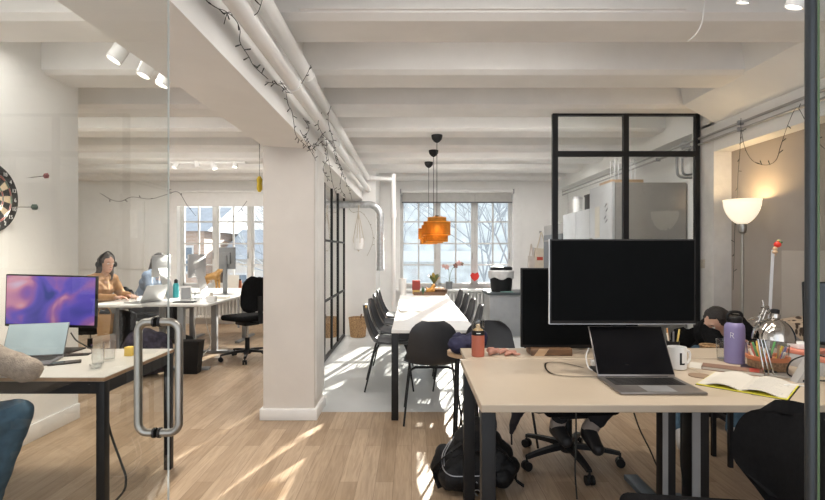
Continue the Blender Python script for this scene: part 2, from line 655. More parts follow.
# window architraves
for i, (xa, xb) in enumerate(WIN):
    b = MB().m(M_trim)
    b.box((xa - 0.16, YB - 0.03, ZS - 0.04), (xa - 0.002, YB, ZT + 0.12))
    b.box((xb + 0.002, YB - 0.03, ZS - 0.04), (xb + 0.16, YB, ZT + 0.12))
    b.box((xa, YB - 0.03, ZT + 0.002), (xb, YB, ZT + 0.12))
    struct(b.obj('trim_%d' % (5 + i)))

def window(n, xa, xb, ncas):
    r = bpy.data.objects.new('window_%d' % n, None)
    COL.objects.link(r)
    r['kind'] = 'structure'
    r.location = (xa, 0, 0)
    Wd = xb - xa
    y0, y1 = YB + 0.12, YB + 0.18
    f = MB().m(M_winframe)
    f.box((0, y0, ZS), (Wd, y1, ZS + 0.05))
    f.box((0, y0, ZT - 0.05), (Wd, y1, ZT))
    cw = Wd / ncas
    for i in range(ncas + 1):
        x = i * cw
        f.box((max(0, x - 0.028), y0 - 0.02, ZS), (min(Wd, x + 0.028), y1, ZT))
    f.obj('window_frame', r, 0)
    zs = [ZS + 0.05 + (ZT - ZS - 0.1) * k / 4 for k in range(1, 4)]
    zs = [1.09, 1.49, 1.90]
    for i in range(ncas):
        c = MB().m(M_winframe)
        x0, x1 = i * cw + 0.028, (i + 1) * cw - 0.028
        for z0, z1 in ((ZS + 0.05, ZS + 0.09), (ZT - 0.09, ZT - 0.05)):
            c.box((x0, y0 + 0.005, z0), (x1, y1 - 0.005, z1))
        c.box((x0, y0 + 0.005, ZS + 0.05), (x0 + 0.035, y1 - 0.005, ZT - 0.05))
        c.box((x1 - 0.035, y0 + 0.005, ZS + 0.05), (x1, y1 - 0.005, ZT - 0.05))
        xm = (x0 + x1) / 2
        c.box((xm - 0.014, y0 + 0.015, ZS + 0.05), (xm + 0.014, y1 - 0.01, ZT - 0.05))
        for z in zs:
            c.box((x0, y0 + 0.016, z - 0.014), (x1, y1 - 0.011, z + 0.014))
        co = c.obj('casement', r, 0)
        MB().m(M_wglass).box((x0, y1 - 0.02, ZS + 0.05), (x1, y1 - 0.016, ZT - 0.05)).obj('pane', co, 0)
        h = MB().m(M_steel)
        h.box((x1 - 0.022, y0 - 0.02, 1.2), (x1 - 0.010, y0, 1.32), 0.003)
        h.obj('latch', co)
    MB().m(M_trim).box((-0.14, YB - 0.22, ZS - 0.045), (Wd + 0.14, YB + 0.13, ZS), 0.006).obj('window_sill', r)
    return r
window(1, *WIN[0], 4)
window(2, *WIN[1], 3)

# glazed steel partition beside the meeting table
r = bpy.data.objects.new('window_3', None)
COL.objects.link(r)
r['kind'] = 'structure'
r.location = (-1.07, 0, 0)
f = MB().m(M_black)
ys = [4.32, 4.87, 5.42, 5.97, 6.55, 7.1, 7.75]
for i, y in enumerate(ys):
    wd = 0.03 if i % 2 else 0.018
    f.box((-0.018, y - wd, 0), (0.018, y + wd, 2.25))
for z in (0.02, 2.235):
    f.box((-0.017, 4.3, z - 0.025), (0.017, 7.77, z + 0.025))
for z in (0.73, 1.48):
    f.box((-0.014, 4.3, z - 0.014), (0.014, 7.77, z + 0.014))
f.obj('window_frame', r, 0)
for a, c in zip(ys[:-1], ys[1:]):
    MB().m(M_glass).box((-0.003, a, 0.03), (0.003, c, 2.22)).obj('pane', r, 0)

# glazed steel screen behind the right desks
r = bpy.data.objects.new('window_4', None)
COL.objects.link(r)
r['kind'] = 'structure'
YG = 4.65
r.location = (0, YG, 0)
f = MB().m(M_black)
xg = [(1.335, 1.385), (2.005, 2.055), (2.685, 2.725)]
for a, c in xg:
    f.box((a, -0.022, 0), (c, 0.022, 2.655))
for z0, z1 in ((2.63, 2.655), (2.245, 2.295), (0.9, 0.94), (0, 0.05)):
    f.box((1.34, -0.02, z0), (2.72, 0.02, z1))
f.obj('window_frame', r, 0)
for (a, c) in ((1.385, 2.005), (2.055, 2.685)):
    for z0, z1 in ((0.05, 0.9), (0.94, 2.245), (2.295, 2.63)):
        MB().m(M_glass).box((a, -0.003, z0), (c, 0.003, z1)).obj('pane', r, 0)

# open glass door at left with its back to back pull handle
r = bpy.data.objects.new('door_1', None)
COL.objects.link(r)
r['kind'] = 'structure'
r.location = (-0.675, 0.46, 0)
MB().m(M_dglass).box((-0.0025, 0, 0.015), (0.0025, 0.90, 2.15)).obj('glass_leaf', r, 0)
h = MB().m(M_steel)
yh, z0, z1 = 0.84, 0.868, 1.162
for sx, wd in ((-1, 0.050), (1, 0.058)):
    pts = [(0.004 * sx, yh, z0)]
    for k in range(7):
        a = PI / 2 * k / 6
        pts.append((sx * (wd - 0.026 + 0.026 * math.sin(a)), yh, z0 + 0.026 - 0.026 * math.cos(a)))
    for k in range(7):
        a = PI / 2 * k / 6
        pts.append((sx * (wd - 0.026 + 0.026 * math.cos(a)), yh, z1 - 0.026 + 0.026 * math.sin(a)))
    pts.append((0.004 * sx, yh, z1))
    h.tube(pts, 0.0105, 14)
ho = h.obj('door_handle', r)
fl = MB().m(M_black)
for z in (z0, z1):
    for sx in (-1, 1):
        fl.cyl((0.004 * sx, yh, z), (0.010 * sx, yh, z), 0.0135, None, 18)
fl.obj('handle_washer', ho)
MB().m(mat('polished_glass_edge', (0.50, 0.52, 0.50), 0.3)).box((-0.0025, 0.9, 0.015), (0.0025, 0.9012, 2.15)).obj('glass_edge', r, 0)
for z in (0.25, 1.9):
    MB().m(M_steel).box((-0.02, -0.03, z - 0.05), (0.02, 0.05, z + 0.05), 0.004).obj('hinge', r)

r = bpy.data.objects.new('door_2', None)
COL.objects.link(r)
r['kind'] = 'structure'
r.location = (0.978, 1.2, 0)
MB().m(mat('dark_steel_post', (0.06, 0.067, 0.073), 0.35, 0.6)).cyl((0, 0, 0.0), (0, 0, 2.64), 0.0125, None, 20).obj('post', r)
MB().m(M_dglass).box((0.016, -0.75, 0.015), (0.026, 0.004, 2.15)).obj('glass_leaf', r, 0)
g = MB().m(mat('green_glass_edge', (0.16, 0.24, 0.13), 0.2)).box((0.0165, 0.004, 0.015), (0.0255, 0.0055, 2.15))
g.obj('glass_edge', r, 0)

# ------------------------------------------------------------------ outside the windows
def house(name, label, x0, x1, y0, y1, z1, wallm, nwin, roofm, seed):
    t = thing(name, label, 'building', ((x0 + x1) / 2, (y0 + y1) / 2, -9.0))
    hx, hy, hz = (x1 - x0) / 2, (y1 - y0) / 2, z1 + 9.0
    MB().m(wallm).box((-hx, -hy, 0), (hx, hy, hz)).obj('wall', t, 0)
    MB().m(roofm).prism([(-hy - 0.3, hz), (hy + 0.3, hz), (0.0, hz + hy * 0.45)], 'x', -hx - 0.3, hx + 0.3).obj('roof', t, 0)
    wm = mat('facade_window', (0.16, 0.2, 0.24), 0.15)
    rr = random.Random(seed)
    n = 0
    for iz in range(5):
        for ix in range(nwin):
            cx = -hx + (ix + 0.5) * 2 * hx / nwin
            cz = hz - 1.5 - iz * 2.6
            if cz < 1: continue
            wn = MB().m(mat('facade_trim', (0.6, 0.61, 0.61), 0.6))
            wn.box((cx - 0.5, -hy - 0.06, cz - 0.75), (cx + 0.5, -hy - 0.001, cz + 0.75))
            wn.m(wm)
            for sx in (-1, 1):
                for sz in (-1, 1):
                    wn.box((cx + sx * 0.23 - 0.19, -hy - 0.075, cz + sz * 0.34 - 0.29), (cx + sx * 0.23 + 0.19, -hy - 0.055, cz + sz * 0.34 + 0.29))
            wn.obj('window', t, 0)
    return t
M_roof = mat('grey_roof', (0.40, 0.44, 0.49), 0.6, var=0.12, scale=2)
M_pale = mat('pale_render', (0.60, 0.65, 0.67), 0.8, var=0.2, scale=1.6)
M_cream = mat('cream_render', (0.6, 0.57, 0.53), 0.8, var=0.08, scale=1)
house('brick_building', 'red brick building with a grey roof outside the left windows', -15.2, -11.0, 26, 33, 2.4, M_rbrick, 2, M_roof, 1)
house('cream_building', 'cream building with a grey roof beyond the left windows, right of the brick one', -10.4, -3.2, 27, 35, 0.9, M_cream, 4, M_roof, 2)
pb = house('pale_building', 'pale blue-grey building with a long white ledge beyond the middle window', -2.2, 9.5, 30, 40, 5.4, M_pale, 0, M_roof, 3)
MB().m(mat('ledge_paint', (0.70, 0.74, 0.76), 0.7)).box((-5.8, -5.25, 9.7), (5.8, -5.001, 10.35)).obj('ledge', pb, 0)
MB().m(M_roof).box((-5.8, -5.15, 8.0), (5.8, -5.001, 8.35)).obj('cornice', pb, 0)
gm = mat('pavement', (0.4, 0.4, 0.4), 0.9)
struct(MB().m(gm).box((-40, YB + 0.6, -9.3), (40, 60, -9.0)).obj('ground', smooth=0))
def bare_tree(x, y, z0, h, label, seed):
    rr = random.Random(seed)
    t = thing('winter_tree', label, 'tree', (x, y, z0), group=None)
    tr = MB().m(mat('bark', (0.34, 0.33, 0.33), 0.9))
    tw = MB().m(mat('frosted_twigs', (0.30, 0.33, 0.36), 0.9))
    def grow(p, d, L, r, lv):
        q = p + d * L
        (tr if lv < 3 else tw).tube([p, q], r, 4 if lv > 2 else 6, r * 0.65)
        if lv >= 6: return
        for _ in range(3):
            nd = (d + Vector((rr.uniform(-.7, .7), rr.uniform(-.7, .7), rr.uniform(-.25, .5)))).normalized()
            grow(q, nd, L * rr.uniform(0.62, 0.82), r * 0.62, lv + 1)
    grow(Vector((0, 0, 0)), Vector((0, 0, 1)), h * 0.3, 0.13, 0)
    tr.obj('trunk', t)
    tw.obj('twigs', t)['kind'] = 'stuff'
bare_tree(0.4, 15.5, -9.0, 15.5, 'bare frosted winter tree outside the middle window, left one', 3)
bare_tree(4.2, 20.5, -9.0, 16.5, 'bare frosted winter tree outside the middle window, right one', 5)

# ------------------------------------------------------------------ pipes, blinds, radiators
t = thing('heating_pipe', 'lower thick white pipe running along the big beam', 'pipe', (-0.70, 0, 2.34))
MB().m(M_pipe).cyl((0, -1.0, 0), (0, 7.90, 0), 0.040, None, 28).obj('pipe', t)
for y in (1.3, 2.9, 4.5, 6.1, 7.7):
    br = MB().m(M_pipe)
    br.tube([Vector((0.044 * math.cos(a), y, 0.044 * math.sin(a))) for a in [2 * PI * k / 20 for k in range(20)]], 0.004, 6, closed=True)
    br.cyl((-0.04, y, 0), (-0.09, y, 0), 0.006)
    br.obj('bracket', t)
t = thing('heating_pipe', 'upper thick white pipe below the ceiling beams with a reducing coupling', 'pipe', (-0.70, 0, 2.525))
MB().m(M_pipe).cyl((0, -1.0, 0), (0, 3.3, 0), 0.046, None, 28).obj('pipe', t)
MB().m(M_pipe).tube([(0, 3.26, 0), (0, 3.36, 0), (0, 3.42, 0)], 0.05, 28, 0.044).obj('coupling', t)
MB().m(M_pipe).cyl((0, 3.4, 0), (0, 7.84, 0), 0.038, None, 28).obj('pipe', t)
t = thing('branch_pipe', 'white branch pipe turning down the wall beside the middle window', 'pipe', (-0.64, 7.86, 2.505))
MB().m(M_pipe).tube([(-0.06, 0, 0.02), (0.26, 0, 0.0), (0.33, 0, -0.03), (0.35, 0, -0.1), (0.35, 0, -2.45)], 0.036, 18, smooth=4).obj('pipe', t)
MB().m(M_pipe).cyl((0.35, 0, -0.5), (0.35, 0, -0.62), 0.05, None, 18).obj('collar', t)

t = thing('spiral_duct', 'galvanised spiral duct with elbow coming down beside the table', 'duct', (-0.49, 7.72, 0))
b = MB().m(M_duct)
pts = [(-0.62, 0, 2.08), (-0.18, 0, 2.08)]
for k in range(1, 9):
    a = PI / 2 * k / 8
    pts.append((-0.18 + 0.18 * math.sin(a), 0, 1.90 + 0.18 * math.cos(a)))
pts.append((0, 0, 1.04))
b.tube(pts, 0.056, 22)
b.obj('duct', t)
for i in range(14):
    b = MB().m(M_duct)
    z = 1.10 + i * 0.055
    b.lathe([(0.056, z), (0.0595, z + 0.003), (0.056, z + 0.006)], n=22, caps=False)
    b.obj('seam', t)
for i in range(8):
    b = MB().m(M_duct)
    x = -0.60 + i * 0.055
    b.tube([(x, 0, 2.08), (x + 0.005, 0, 2.08)], 0.059, 22)
    b.obj('seam', t)
MB().m(M_duct).lathe([(0.062, 1.86), (0.062, 1.90)], n=22).obj('collar', t)
MB().m(M_duct).lathe([(0.062, 1.04), (0.062, 1.07)], n=22).obj('collar', t)

def roller(label, xa, xb, drop, cat='blind', white=False):
    t = thing('roller_blind', label, cat, ((xa + xb) / 2, YB - 0.07, 2.45))
    L = (xb - xa) / 2
    MB().m(M_trim).cyl((-L, 0, 0), (L, 0, 0), 0.028, None, 18).obj('tube', t)
    MB().m(M_trim if white else mat('blind_cloth', (0.42, 0.41, 0.39), 0.9)).box((-L + 0.03, 0.026, -drop), (L - 0.03, 0.029, 0)).obj('blind_cloth', t)
    MB().m(M_trim if white else mat('blind_rail', (0.10, 0.10, 0.105), 0.5)).box((-L + 0.02, 0.02, -drop - 0.025), (L - 0.02, 0.035, -drop)).obj('bottom_rail', t)
    for sx in (-1, 1):
        MB().m(M_greymet).box((sx * L - 0.01, -0.03, -0.04), (sx * L + 0.01, 0.06, 0.04)).obj('bracket', t)
roller('rolled grey blind across the top of the middle window', -0.2, 1.88, 0.19)
roller('rolled white blind across the top of the left windows', -4.45, -1.6, 0.25, white=True)

def radiator(label, x0, x1, z0, z1, y):
    t = thing('radiator', label, 'radiator', ((x0 + x1) / 2, y, z0))
    hw = (x1 - x0) / 2
    n = int((x1 - x0) / 0.062)
    for i in range(n):
        b = MB().m(M_trim)
        x = -hw + (i + 0.5) * 2 * hw / n
        for dy in (-0.045, 0.02):
            b.tube([(x, dy, 0.02), (x, dy, z1 - z0 - 0.02)], 0.017, 10)
        b.box((x - 0.028, -0.065, 0), (x + 0.028, 0.04, 0.05), 0.012)
        b.box((x - 0.028, -0.065, z1 - z0 - 0.05), (x + 0.028, 0.04, z1 - z0), 0.012)
        b.obj('radiator_section', t)
    b = MB().m(M_trim)
    b.cyl((-hw, -0.01, 0.04), (-hw - 0.06, -0.01, 0.04), 0.012)
    b.cyl((-hw - 0.06, -0.01, 0.045), (-hw - 0.06, -0.01, -z0), 0.010)
    b.obj('feed_pipe', t)
    return t
radiator('white column radiator under the middle window', 0.36, 1.95, 0.12, 0.6, YB - 0.10)
radiator('white column radiator under the left windows', -4.1, -1.85, 0.12, 0.57, YB - 0.10)

def pipes_right():
    for z, l in ((2.41, 'upper'), (2.355, 'lower')):
        t = thing('conduit_pipe', l + ' thin grey conduit pipe along the lintel on the right wall', 'pipe', (2.715, 0, z))
        MB().m(mat('dull_pipe', (0.42, 0.41, 0.40), 0.4, 0.4)).cyl((0, -1.0, 0), (0, 8.8, 0), 0.011, None, 12).obj('pipe', t)
        for y in (1.6, 2.8, 4.05, 5.4):
            MB().m(M_greymet).box((-0.02, y - 0.012, -0.018), (0.025, y + 0.012, 0.018), 0.003).obj('clip', t)
pipes_right()
t = thing('junction_pipework', 'small tangle of grey pipe bends on the wall behind the black framed glass', 'pipe', (2.84, 5.0, 2.3))
b = MB().m(M_greymet)
b.tube([(0, 0, 0.12), (-0.02, 0, 0.05), (-0.12, 0, 0.03), (-0.13, 0, -0.12), (-0.1, 0, -0.19), (0.05, 0, -0.2)], 0.014, 10, smooth=4)
b.tube([(-0.04, 0.05, 0.14), (-0.05, 0.05, 0.0), (-0.04, 0.05, -0.15), (0.05, 0.05, -0.16)], 0.012, 10, smooth=4)
b.obj('pipe', t)
MB().m(M_silver).ell((-0.05, 0, 0.13), (0.05, 0.05, 0.04)).box((-0.08, -0.03, 0.0), (-0.03, 0.03, 0.06), 0.008).obj('valve', t)

# thin white cable hanging from the ceiling, and thin ceiling wire
o = MB().m(M_white).tube([at(706, -14, 2.6), at(705, 0, 2.6), at(702, 22, 2.6), at(696, 34, 2.62), at(688, 41, 2.63)], 0.0032, 8, smooth=5).obj('hanging_cable')
tag(o, 'thin white loose cable dangling from the ceiling at upper right', 'cable')
o = MB().m(M_wire).tube([at(781, 29, 3.3), at(803, 33, 3.3), at(825, 35, 3.3), at(850, 36, 3.3)], 0.002, 6).obj('ceiling_wire')
tag(o, 'thin dark wire stretched under the ceiling at the far right', 'wire')

# ------------------------------------------------------------------ fairy lights
def fairy(label, pts, sticks=0.030, r=0.0018, step=0.075, seed=1, group='dark fairy light strings', m=None, off=(0, 0, 0)):
    rr = random.Random(seed)
    P = catmull([Vector(p) + Vector(off) for p in pts], 6)
    o0 = P[0].copy()
    t = thing('fairy_lights', label, 'fairy lights', o0, group=None)
    P = [p - o0 for p in P]
    m = m or M_wire
    MB().m(m).tube(P, r, 6).obj('wire', t)
    acc, nxt = 0, step
    bl = MB().m(m)
    for a, c in zip(P[:-1], P[1:]):
        acc += (c - a).length
        if acc > nxt:
            nxt += step * rr.uniform(0.6, 1.3)
            d = Vector((rr.uniform(-1, 1), rr.uniform(-1, 1), rr.uniform(-1, 1))).normalized()
            e = a + d * sticks
            bl.tube([a, a + d * sticks * 0.45], r * 1.2, 5)
            bl.tube([a + d * sticks * 0.4, e], r * 1.6, 6)
    bl.obj('bulbs', t)['kind'] = 'stuff'
    return t
fairy('dark fairy lights trailing down the beam side from the upper left pipes', [onX(x, y, -0.765) for x, y in ((202, -12), (206, 0), (217, 8), (225, 11), (235, 19), (240, 30), (240, 42), (249, 57), (254, 66), (268, 79))], seed=2)
fairy('dark fairy lights looped over the thick pipes below the ceiling', [onX(264, -8, -0.64), onX(258, 12, -0.64), onX(248, 17, -0.7), onX(240, 21, -0.75), onX(229, 12, -0.76), onX(224, 24, -0.76)], seed=3)
fairy('dark fairy lights hanging along the beam above the pillar', [onX(x, y, -0.77) for x, y in ((266, 82), (276, 84), (285, 90), (288, 104), (292, 112), (294, 124), (297, 137), (310, 150), (318, 165))], seed=4)
fairy('dark fairy lights slung between pipes and beam above the pillar', [onX(311, 65, -0.63), onX(306, 76, -0.64), onX(298, 88, -0.7), onX(290, 93, -0.75), onX(280, 81, -0.76)], seed=5)
fairy('dark fairy lights bunched in front of the pipes beside the glass partition', [onX(x, y, -0.74) for x, y in ((300, 130), (305, 140), (311, 150), (318, 141), (325, 132), (327, 150), (330, 168), (333, 185), (337, 196))], seed=6, step=0.09)
fairy('dark fairy lights dropping from the far end of the pipes', [onX(x, y, -0.66) for x, y in ((331, 106), (328, 120), (333, 140), (338, 160), (345, 180), (350, 192), (352, 200))], seed=7, step=0.12)
fairy('dark fairy lights zigzagging down from the lower pipe to the partition top', [onX(x, y, -0.72) for x, y in ((303, 118), (309, 128), (306, 138), (314, 147), (322, 143), (327, 158), (323, 170), (330, 181))], seed=21, step=0.08)
fairy('dark fairy lights in a loose vertical tangle right of the partition top', [onX(x, y, -0.68) for x, y in ((322, 112), (318, 124), (324, 136), (333, 146), (336, 160), (342, 172), (340, 186), (346, 198))], seed=22, step=0.1)
fairy('dark fairy lights swagged across the taupe niche', [onX(x, y, 2.69) for x, y in ((741, 118), (741, 128), (745, 148), (753, 161), (766, 165), (776, 160), (781, 145), (789, 122), (797, 108), (806, 122), (816, 140), (826, 150))], seed=8, sticks=0.035, step=0.13)
fairy('dark fairy light string hanging straight down behind the floor lamp', [onX(x, y, 2.71) for x, y in ((741, 122), (740, 150), (738, 175), (737, 200), (735, 225), (734, 260), (733, 290))], seed=9, sticks=0.03, step=0.16)
fairy('dark fairy lights strung over the left windows below the blind', [at(x, y, 8.85) for x, y in ((100, 193), (112, 200), (122, 201), (132, 197), (150, 199), (165, 195), (178, 192), (187, 205), (196, 216))], seed=10, sticks=0.05, step=0.25, r=0.004)
fairy('pale fairy lights drooping down the wall beside the spiral duct', [at(x, y, 7.8) for x, y in ((346, 203), (352, 212), (361, 212), (369, 222), (373, 235), (372, 245), (367, 256))], seed=11, sticks=0.04, step=0.2, m=mat('beige_wire', (0.4, 0.36, 0.3), 0.6), r=0.0035)
fairy('fairy lights hanging inside the left window panes', [at(x, y, 8.95) for x, y in ((247, 201), (240, 210), (232, 218), (226, 225))], seed=12, sticks=0.05, step=0.2, r=0.004)

# ------------------------------------------------------------------ ceiling spots and lamps
def spot(name, label, base, aim, r=0.035, L=0.10, power=45, group=None, stem=0.1):
    t = thing(name, label, 'spotlight', base, group=group)
    aim = Vector(aim).normalized()
    MB().m(M_white).cyl((0, 0, 0), (0, 0, stem), 0.008, None, 10).obj('stem', t)
    q = aim.to_track_quat('-Z', 'Y').to_matrix().to_4x4()
    b = MB().m(M_white)
    b.lathe([(r * 0.9, L * 0.5), (r, L * 0.45), (r, -L * 0.5), (r * 0.86, -L * 0.5), (r * 0.86, -L * 0.42)], n=24, M=q)
    b.obj('lamp_body', t)
    MB().m(emis('spot_lens', (1.0, 0.93, 0.82), 3.0)).lathe([(r * 0.85, -L * 0.40), (r * 0.85, -L * 0.44)], n=24, M=q).obj('lens', t)
    ld = bpy.data.lights.new('spot_bulb', 'SPOT')
    ld.energy = power
    ld.spot_size = math.radians(95)
    ld.spot_blend = 0.8
    ld.shadow_soft_size = 0.03
    ld.color = (1.0, 0.9, 0.76)
    lo = bpy.data.objects.new('spot_bulb', ld)
    COL.objects.link(lo)
    lo.parent = t
    lo.location = aim * (L * 0.5 + 0.01)
    lo.rotation_euler = aim.to_track_quat('-Z', 'Y').to_euler()
    return t
tr = MB().m(M_white).box((-1.67, 2.3, 2.615), (-1.635, 4.3, 2.649), 0.003).obj('light_track')
tag(tr, 'white track for the spotlights just left of the big beam', 'light track')
spot('track_spotlight', 'nearest white cylinder spotlight under the ceiling left of the beam', (-1.65, 2.76, 2.465), (-0.45, -0.3, -1), group='track spots left of beam', stem=0.15, r=0.042, L=0.105)
spot('track_spotlight', 'second white cylinder spotlight left of the beam, partly cut by the beam edge', (-1.65, 3.05, 2.485), (-0.3, -0.25, -1), group='track spots left of beam', stem=0.13, r=0.042, L=0.105)
spot('track_spotlight', 'third white spotlight left of the beam, nearly hidden by the beam edge', (-1.65, 3.27, 2.50), (-0.3, -0.2, -1), group='track spots left of beam', stem=0.12, r=0.042, L=0.105)
tr = MB().m(M_white).box((-3.5, 7.08, 2.615), (-2.4, 7.115, 2.649), 0.003).obj('light_track')
tag(tr, 'white track for the small spotlights in the left room near the windows', 'light track')
for (x, y, a, l) in ((176, 165, (-.4, -.3, -1), 'leftmost'), (197, 163, (0.1, .2, -1), 'second from left'), (214, 166, (.45, -.2, -1), 'third from left'), (235, 164, (0, -.2, -1), 'rightmost')):
    p = at(x, y, 7.1)
    spot('track_spotlight', 'small white spotlight over the left room, %s of the four' % l, p, a, r=0.038, L=0.1, group='small spots over the left room', stem=2.63 - p.z)
p = at(799, -4, 2.0)
spot('track_spotlight', 'white spotlight at the top edge right beside the dark post', p, (-.3, .3, -1), r=0.035, L=0.09, power=30, stem=2.65 - p.z)
p = at(745, -6, 2.35)
spot('track_spotlight', 'white spotlight at the top edge left of the dark post', p, (-.1, .3, -1), r=0.03, L=0.08, power=30, stem=2.9 - p.z)

M_amber, _t, _b = _new('amber_woven_shade')
_t.nodes.remove(_b)
_tr = _t.nodes.new('ShaderNodeBsdfTransparent'); _tr.inputs[0].default_value = (1.0, 0.85, 0.6, 1)
_tl = _t.nodes.new('ShaderNodeBsdfTranslucent'); _tl.inputs[0].default_value = (0.50, 0.29, 0.075, 1)
_df = _t.nodes.new('ShaderNodeBsdfDiffuse'); _df.inputs[0].default_value = (0.45, 0.25, 0.06, 1)
_m1 = _t.nodes.new('ShaderNodeMixShader'); _m2 = _t.nodes.new('ShaderNodeMixShader')
_wv = _t.nodes.new('ShaderNodeTexWave'); _wv.inputs['Scale'].default_value = 40; _wv.bands_direction = 'Z'
_tc = _t.nodes.new('ShaderNodeTexCoord')
_mr = _t.nodes.new('ShaderNodeMapRange'); _mr.inputs[3].default_value = 0.35; _mr.inputs[4].default_value = 0.65
_t.links.new(_tc.outputs['Object'], _wv.inputs['Vector'])
_t.links.new(_wv.outputs['Fac'], _mr.inputs[0])
_t.links.new(_tl.outputs[0], _m1.inputs[1]); _t.links.new(_df.outputs[0], _m1.inputs[2])
_t.links.new(_mr.outputs[0], _m2.inputs[0]); _t.links.new(_tr.outputs[0], _m2.inputs[1]); _t.links.new(_m1.outputs[0], _m2.inputs[2])
_t.links.new(_m2.outputs[0], _t.nodes['Material Output'].inputs['Surface'])
M_amber2 = mat('amber_band', (0.62, 0.27, 0.03), 0.35, var=0.1)
def make_pendant(loc, label):
    t = thing('pendant_lamp', label, 'pendant lamp', loc, group='amber pendant lamps over the meeting table')
    zt = 2.65
    MB().m(M_blackpl).lathe([(0.062, 0), (0.062, -0.015), (0.055, -0.045), (0.035, -0.07), (0.012, -0.085)], n=24).obj('canopy', t)
    MB().m(M_wire).cyl((0, 0, -0.08), (0, 0, -0.90), 0.0035, None, 8).obj('cord', t)
    s = MB().m(M_amber)
    def ringshell(r, z0, z1):
        s.lathe([(r, z0), (r, z1), (r - 0.003, z1), (r - 0.003, z0), (r, z0)], n=36, caps=False)
    ringshell(0.105, -0.985, -0.925)
    ringshell(0.152, -1.125, -0.975)
    ringshell(0.125, -1.195, -1.115)
    ringshell(0.07, -1.18, -0.95)
    s.obj('lamp_shade', t)
    bd = MB().m(M_amber2)
    for r, z in ((0.105, -0.925), (0.152, -0.975), (0.152, -1.122), (0.125, -1.195)):
        bd.lathe([(r + 0.002, z - 0.003), (r + 0.002, z + 0.003), (r - 0.005, z + 0.003), (r - 0.005, z - 0.003), (r + 0.002, z - 0.003)], n=36, caps=False)
    bd.lathe([(0.15, -0.977), (0.104, -0.977), (0.104, -0.974), (0.15, -0.974), (0.15, -0.977)], n=36, caps=False)
    for k in range(3):
        a = k * 2 * PI / 3
        bd.tube([(0, 0, -0.90), (0.104 * math.cos(a), 0.104 * math.sin(a), -0.925)], 0.002, 6)
    bd.obj('shade_rim', t)
    MB().m(emis('bulb_glow', (1.0, 0.72, 0.36), 5.0)).ell((0, 0, -1.04), 0.033).obj('bulb', t)
    MB().m(M_blackpl).cyl((0, 0, -0.9), (0, 0, -1.0), 0.02, None, 16).obj('socket', t)
    ld = bpy.data.lights.new('bulb_light', 'POINT')
    ld.energy = 1.6
    ld.color = (1.0, 0.66, 0.32)
    ld.shadow_soft_size = 0.03
    lo = bpy.data.objects.new('bulb_light', ld)
    COL.objects.link(lo)
    lo.parent = t
    lo.location = (0, 0, -1.06 - 0.035)
    return t
pend = make_pendant((0.285, 5.50, 2.65), 'nearest amber glass pendant lamp over the white table')
dup(pend, (0.285, 6.33, 2.65), 0, 'middle amber glass pendant lamp over the white table')
dup(pend, (0.252, 7.17, 2.65), 0, 'farthest amber glass pendant lamp over the white table')

t = thing('floor_lamp', 'slim floor lamp with white bowl shade in the taupe niche', 'floor lamp', (2.72, 4.03, 0))
MB().m(M_steel).lathe([(0.14, 0), (0.14, 0.015), (0.02, 0.025), (0.011, 0.04), (0.011, 1.53)], n=28).obj('pole', t)
MB().m(M_steel).lathe([(0.012, 1.49), (0.028, 1.505), (0.034, 1.54), (0.03, 1.575), (0.012, 1.58)], n=24).obj('socket', t)
ms = mat('opal_shade', (0.85, 0.80, 0.70), 0.35, var=0.01)
bs = ms.node_tree.nodes['Principled BSDF']
bs.inputs['Emission Color'].default_value = (1.0, 0.85, 0.62, 1)
bs.inputs['Emission Strength'].default_value = 0.6
prof = []
for k in range(13):
    a = (PI / 2) * k / 12
    prof.append((0.02 + 0.115 * math.sin(a), 1.57 + 0.19 * (1 - math.cos(a)) ** 0.8 * 1.0))
prof = [(r_, z_) for r_, z_ in prof] + [(0.139, 1.772), (0.136, 1.772), (0.132, 1.765)] + [(max(r_ - 0.004, 0.01), z_ + 0.004) for r_, z_ in reversed(prof[:-1])]
MB().m(ms).lathe(prof, n=40).obj('lamp_shade', t)
ld = bpy.data.lights.new('bulb_light', 'POINT')
ld.energy = 3.5
ld.color = (1.0, 0.72, 0.38)
ld.shadow_soft_size = 0.04
lo = bpy.data.objects.new('bulb_light', ld)
COL.objects.link(lo)
lo.parent = t
lo.location = (0, 0, 1.74)
MB().m(emis('bulb_white', (1.0, 0.85, 0.6), 6.0)).ell((0, 0, 1.67), 0.028).obj('bulb', t)

# added fill lights, out of sight between the ceiling beams
def fill_batten(loc, L, label, power):
    t = thing('added_fill_light', label, 'fill light', loc, group='added fill lights between the ceiling beams')
    MB().m(M_white).box((-L / 2, -0.03, -0.03), (L / 2, 0.03, 0.0), 0.003).obj('fill_housing', t)
    MB().m(emis('fill_diffuser', (1.0, 0.96, 0.90), 3.0)).box((-L / 2 + 0.02, -0.024, -0.045), (L / 2 - 0.02, 0.024, -0.03), 0.004).obj('diffuser', t)
    ld = bpy.data.lights.new('fill_light', 'AREA')
    ld.shape = 'RECTANGLE'
    ld.size, ld.size_y = L - 0.04, 0.05
    ld.energy = power
    ld.color = (1.0, 0.96, 0.91)
    lo = bpy.data.objects.new('fill_light', ld)
    COL.objects.link(lo)
    lo.parent = t
    lo.location = (0, 0, -0.048)
for y_, l_ in ((4.796, 'over the near end of the table'), (6.502, 'over the far half of the table'), (7.355, 'in front of the middle window')):
    fill_batten((0.9, y_, 2.745), 2.4, 'slim added fill light, unseen between ceiling beams ' + l_, FILL_POWER)
for y_, l_ in ((1.39, 'over the near edge of the laptop desk'), (2.243, 'over the laptop desk'), (3.096, 'over the rear black monitor')):
    fill_batten((0.45, y_, 2.745), 1.5, 'slim added fill light, unseen between ceiling beams ' + l_, FILL_POWER * 0.40)
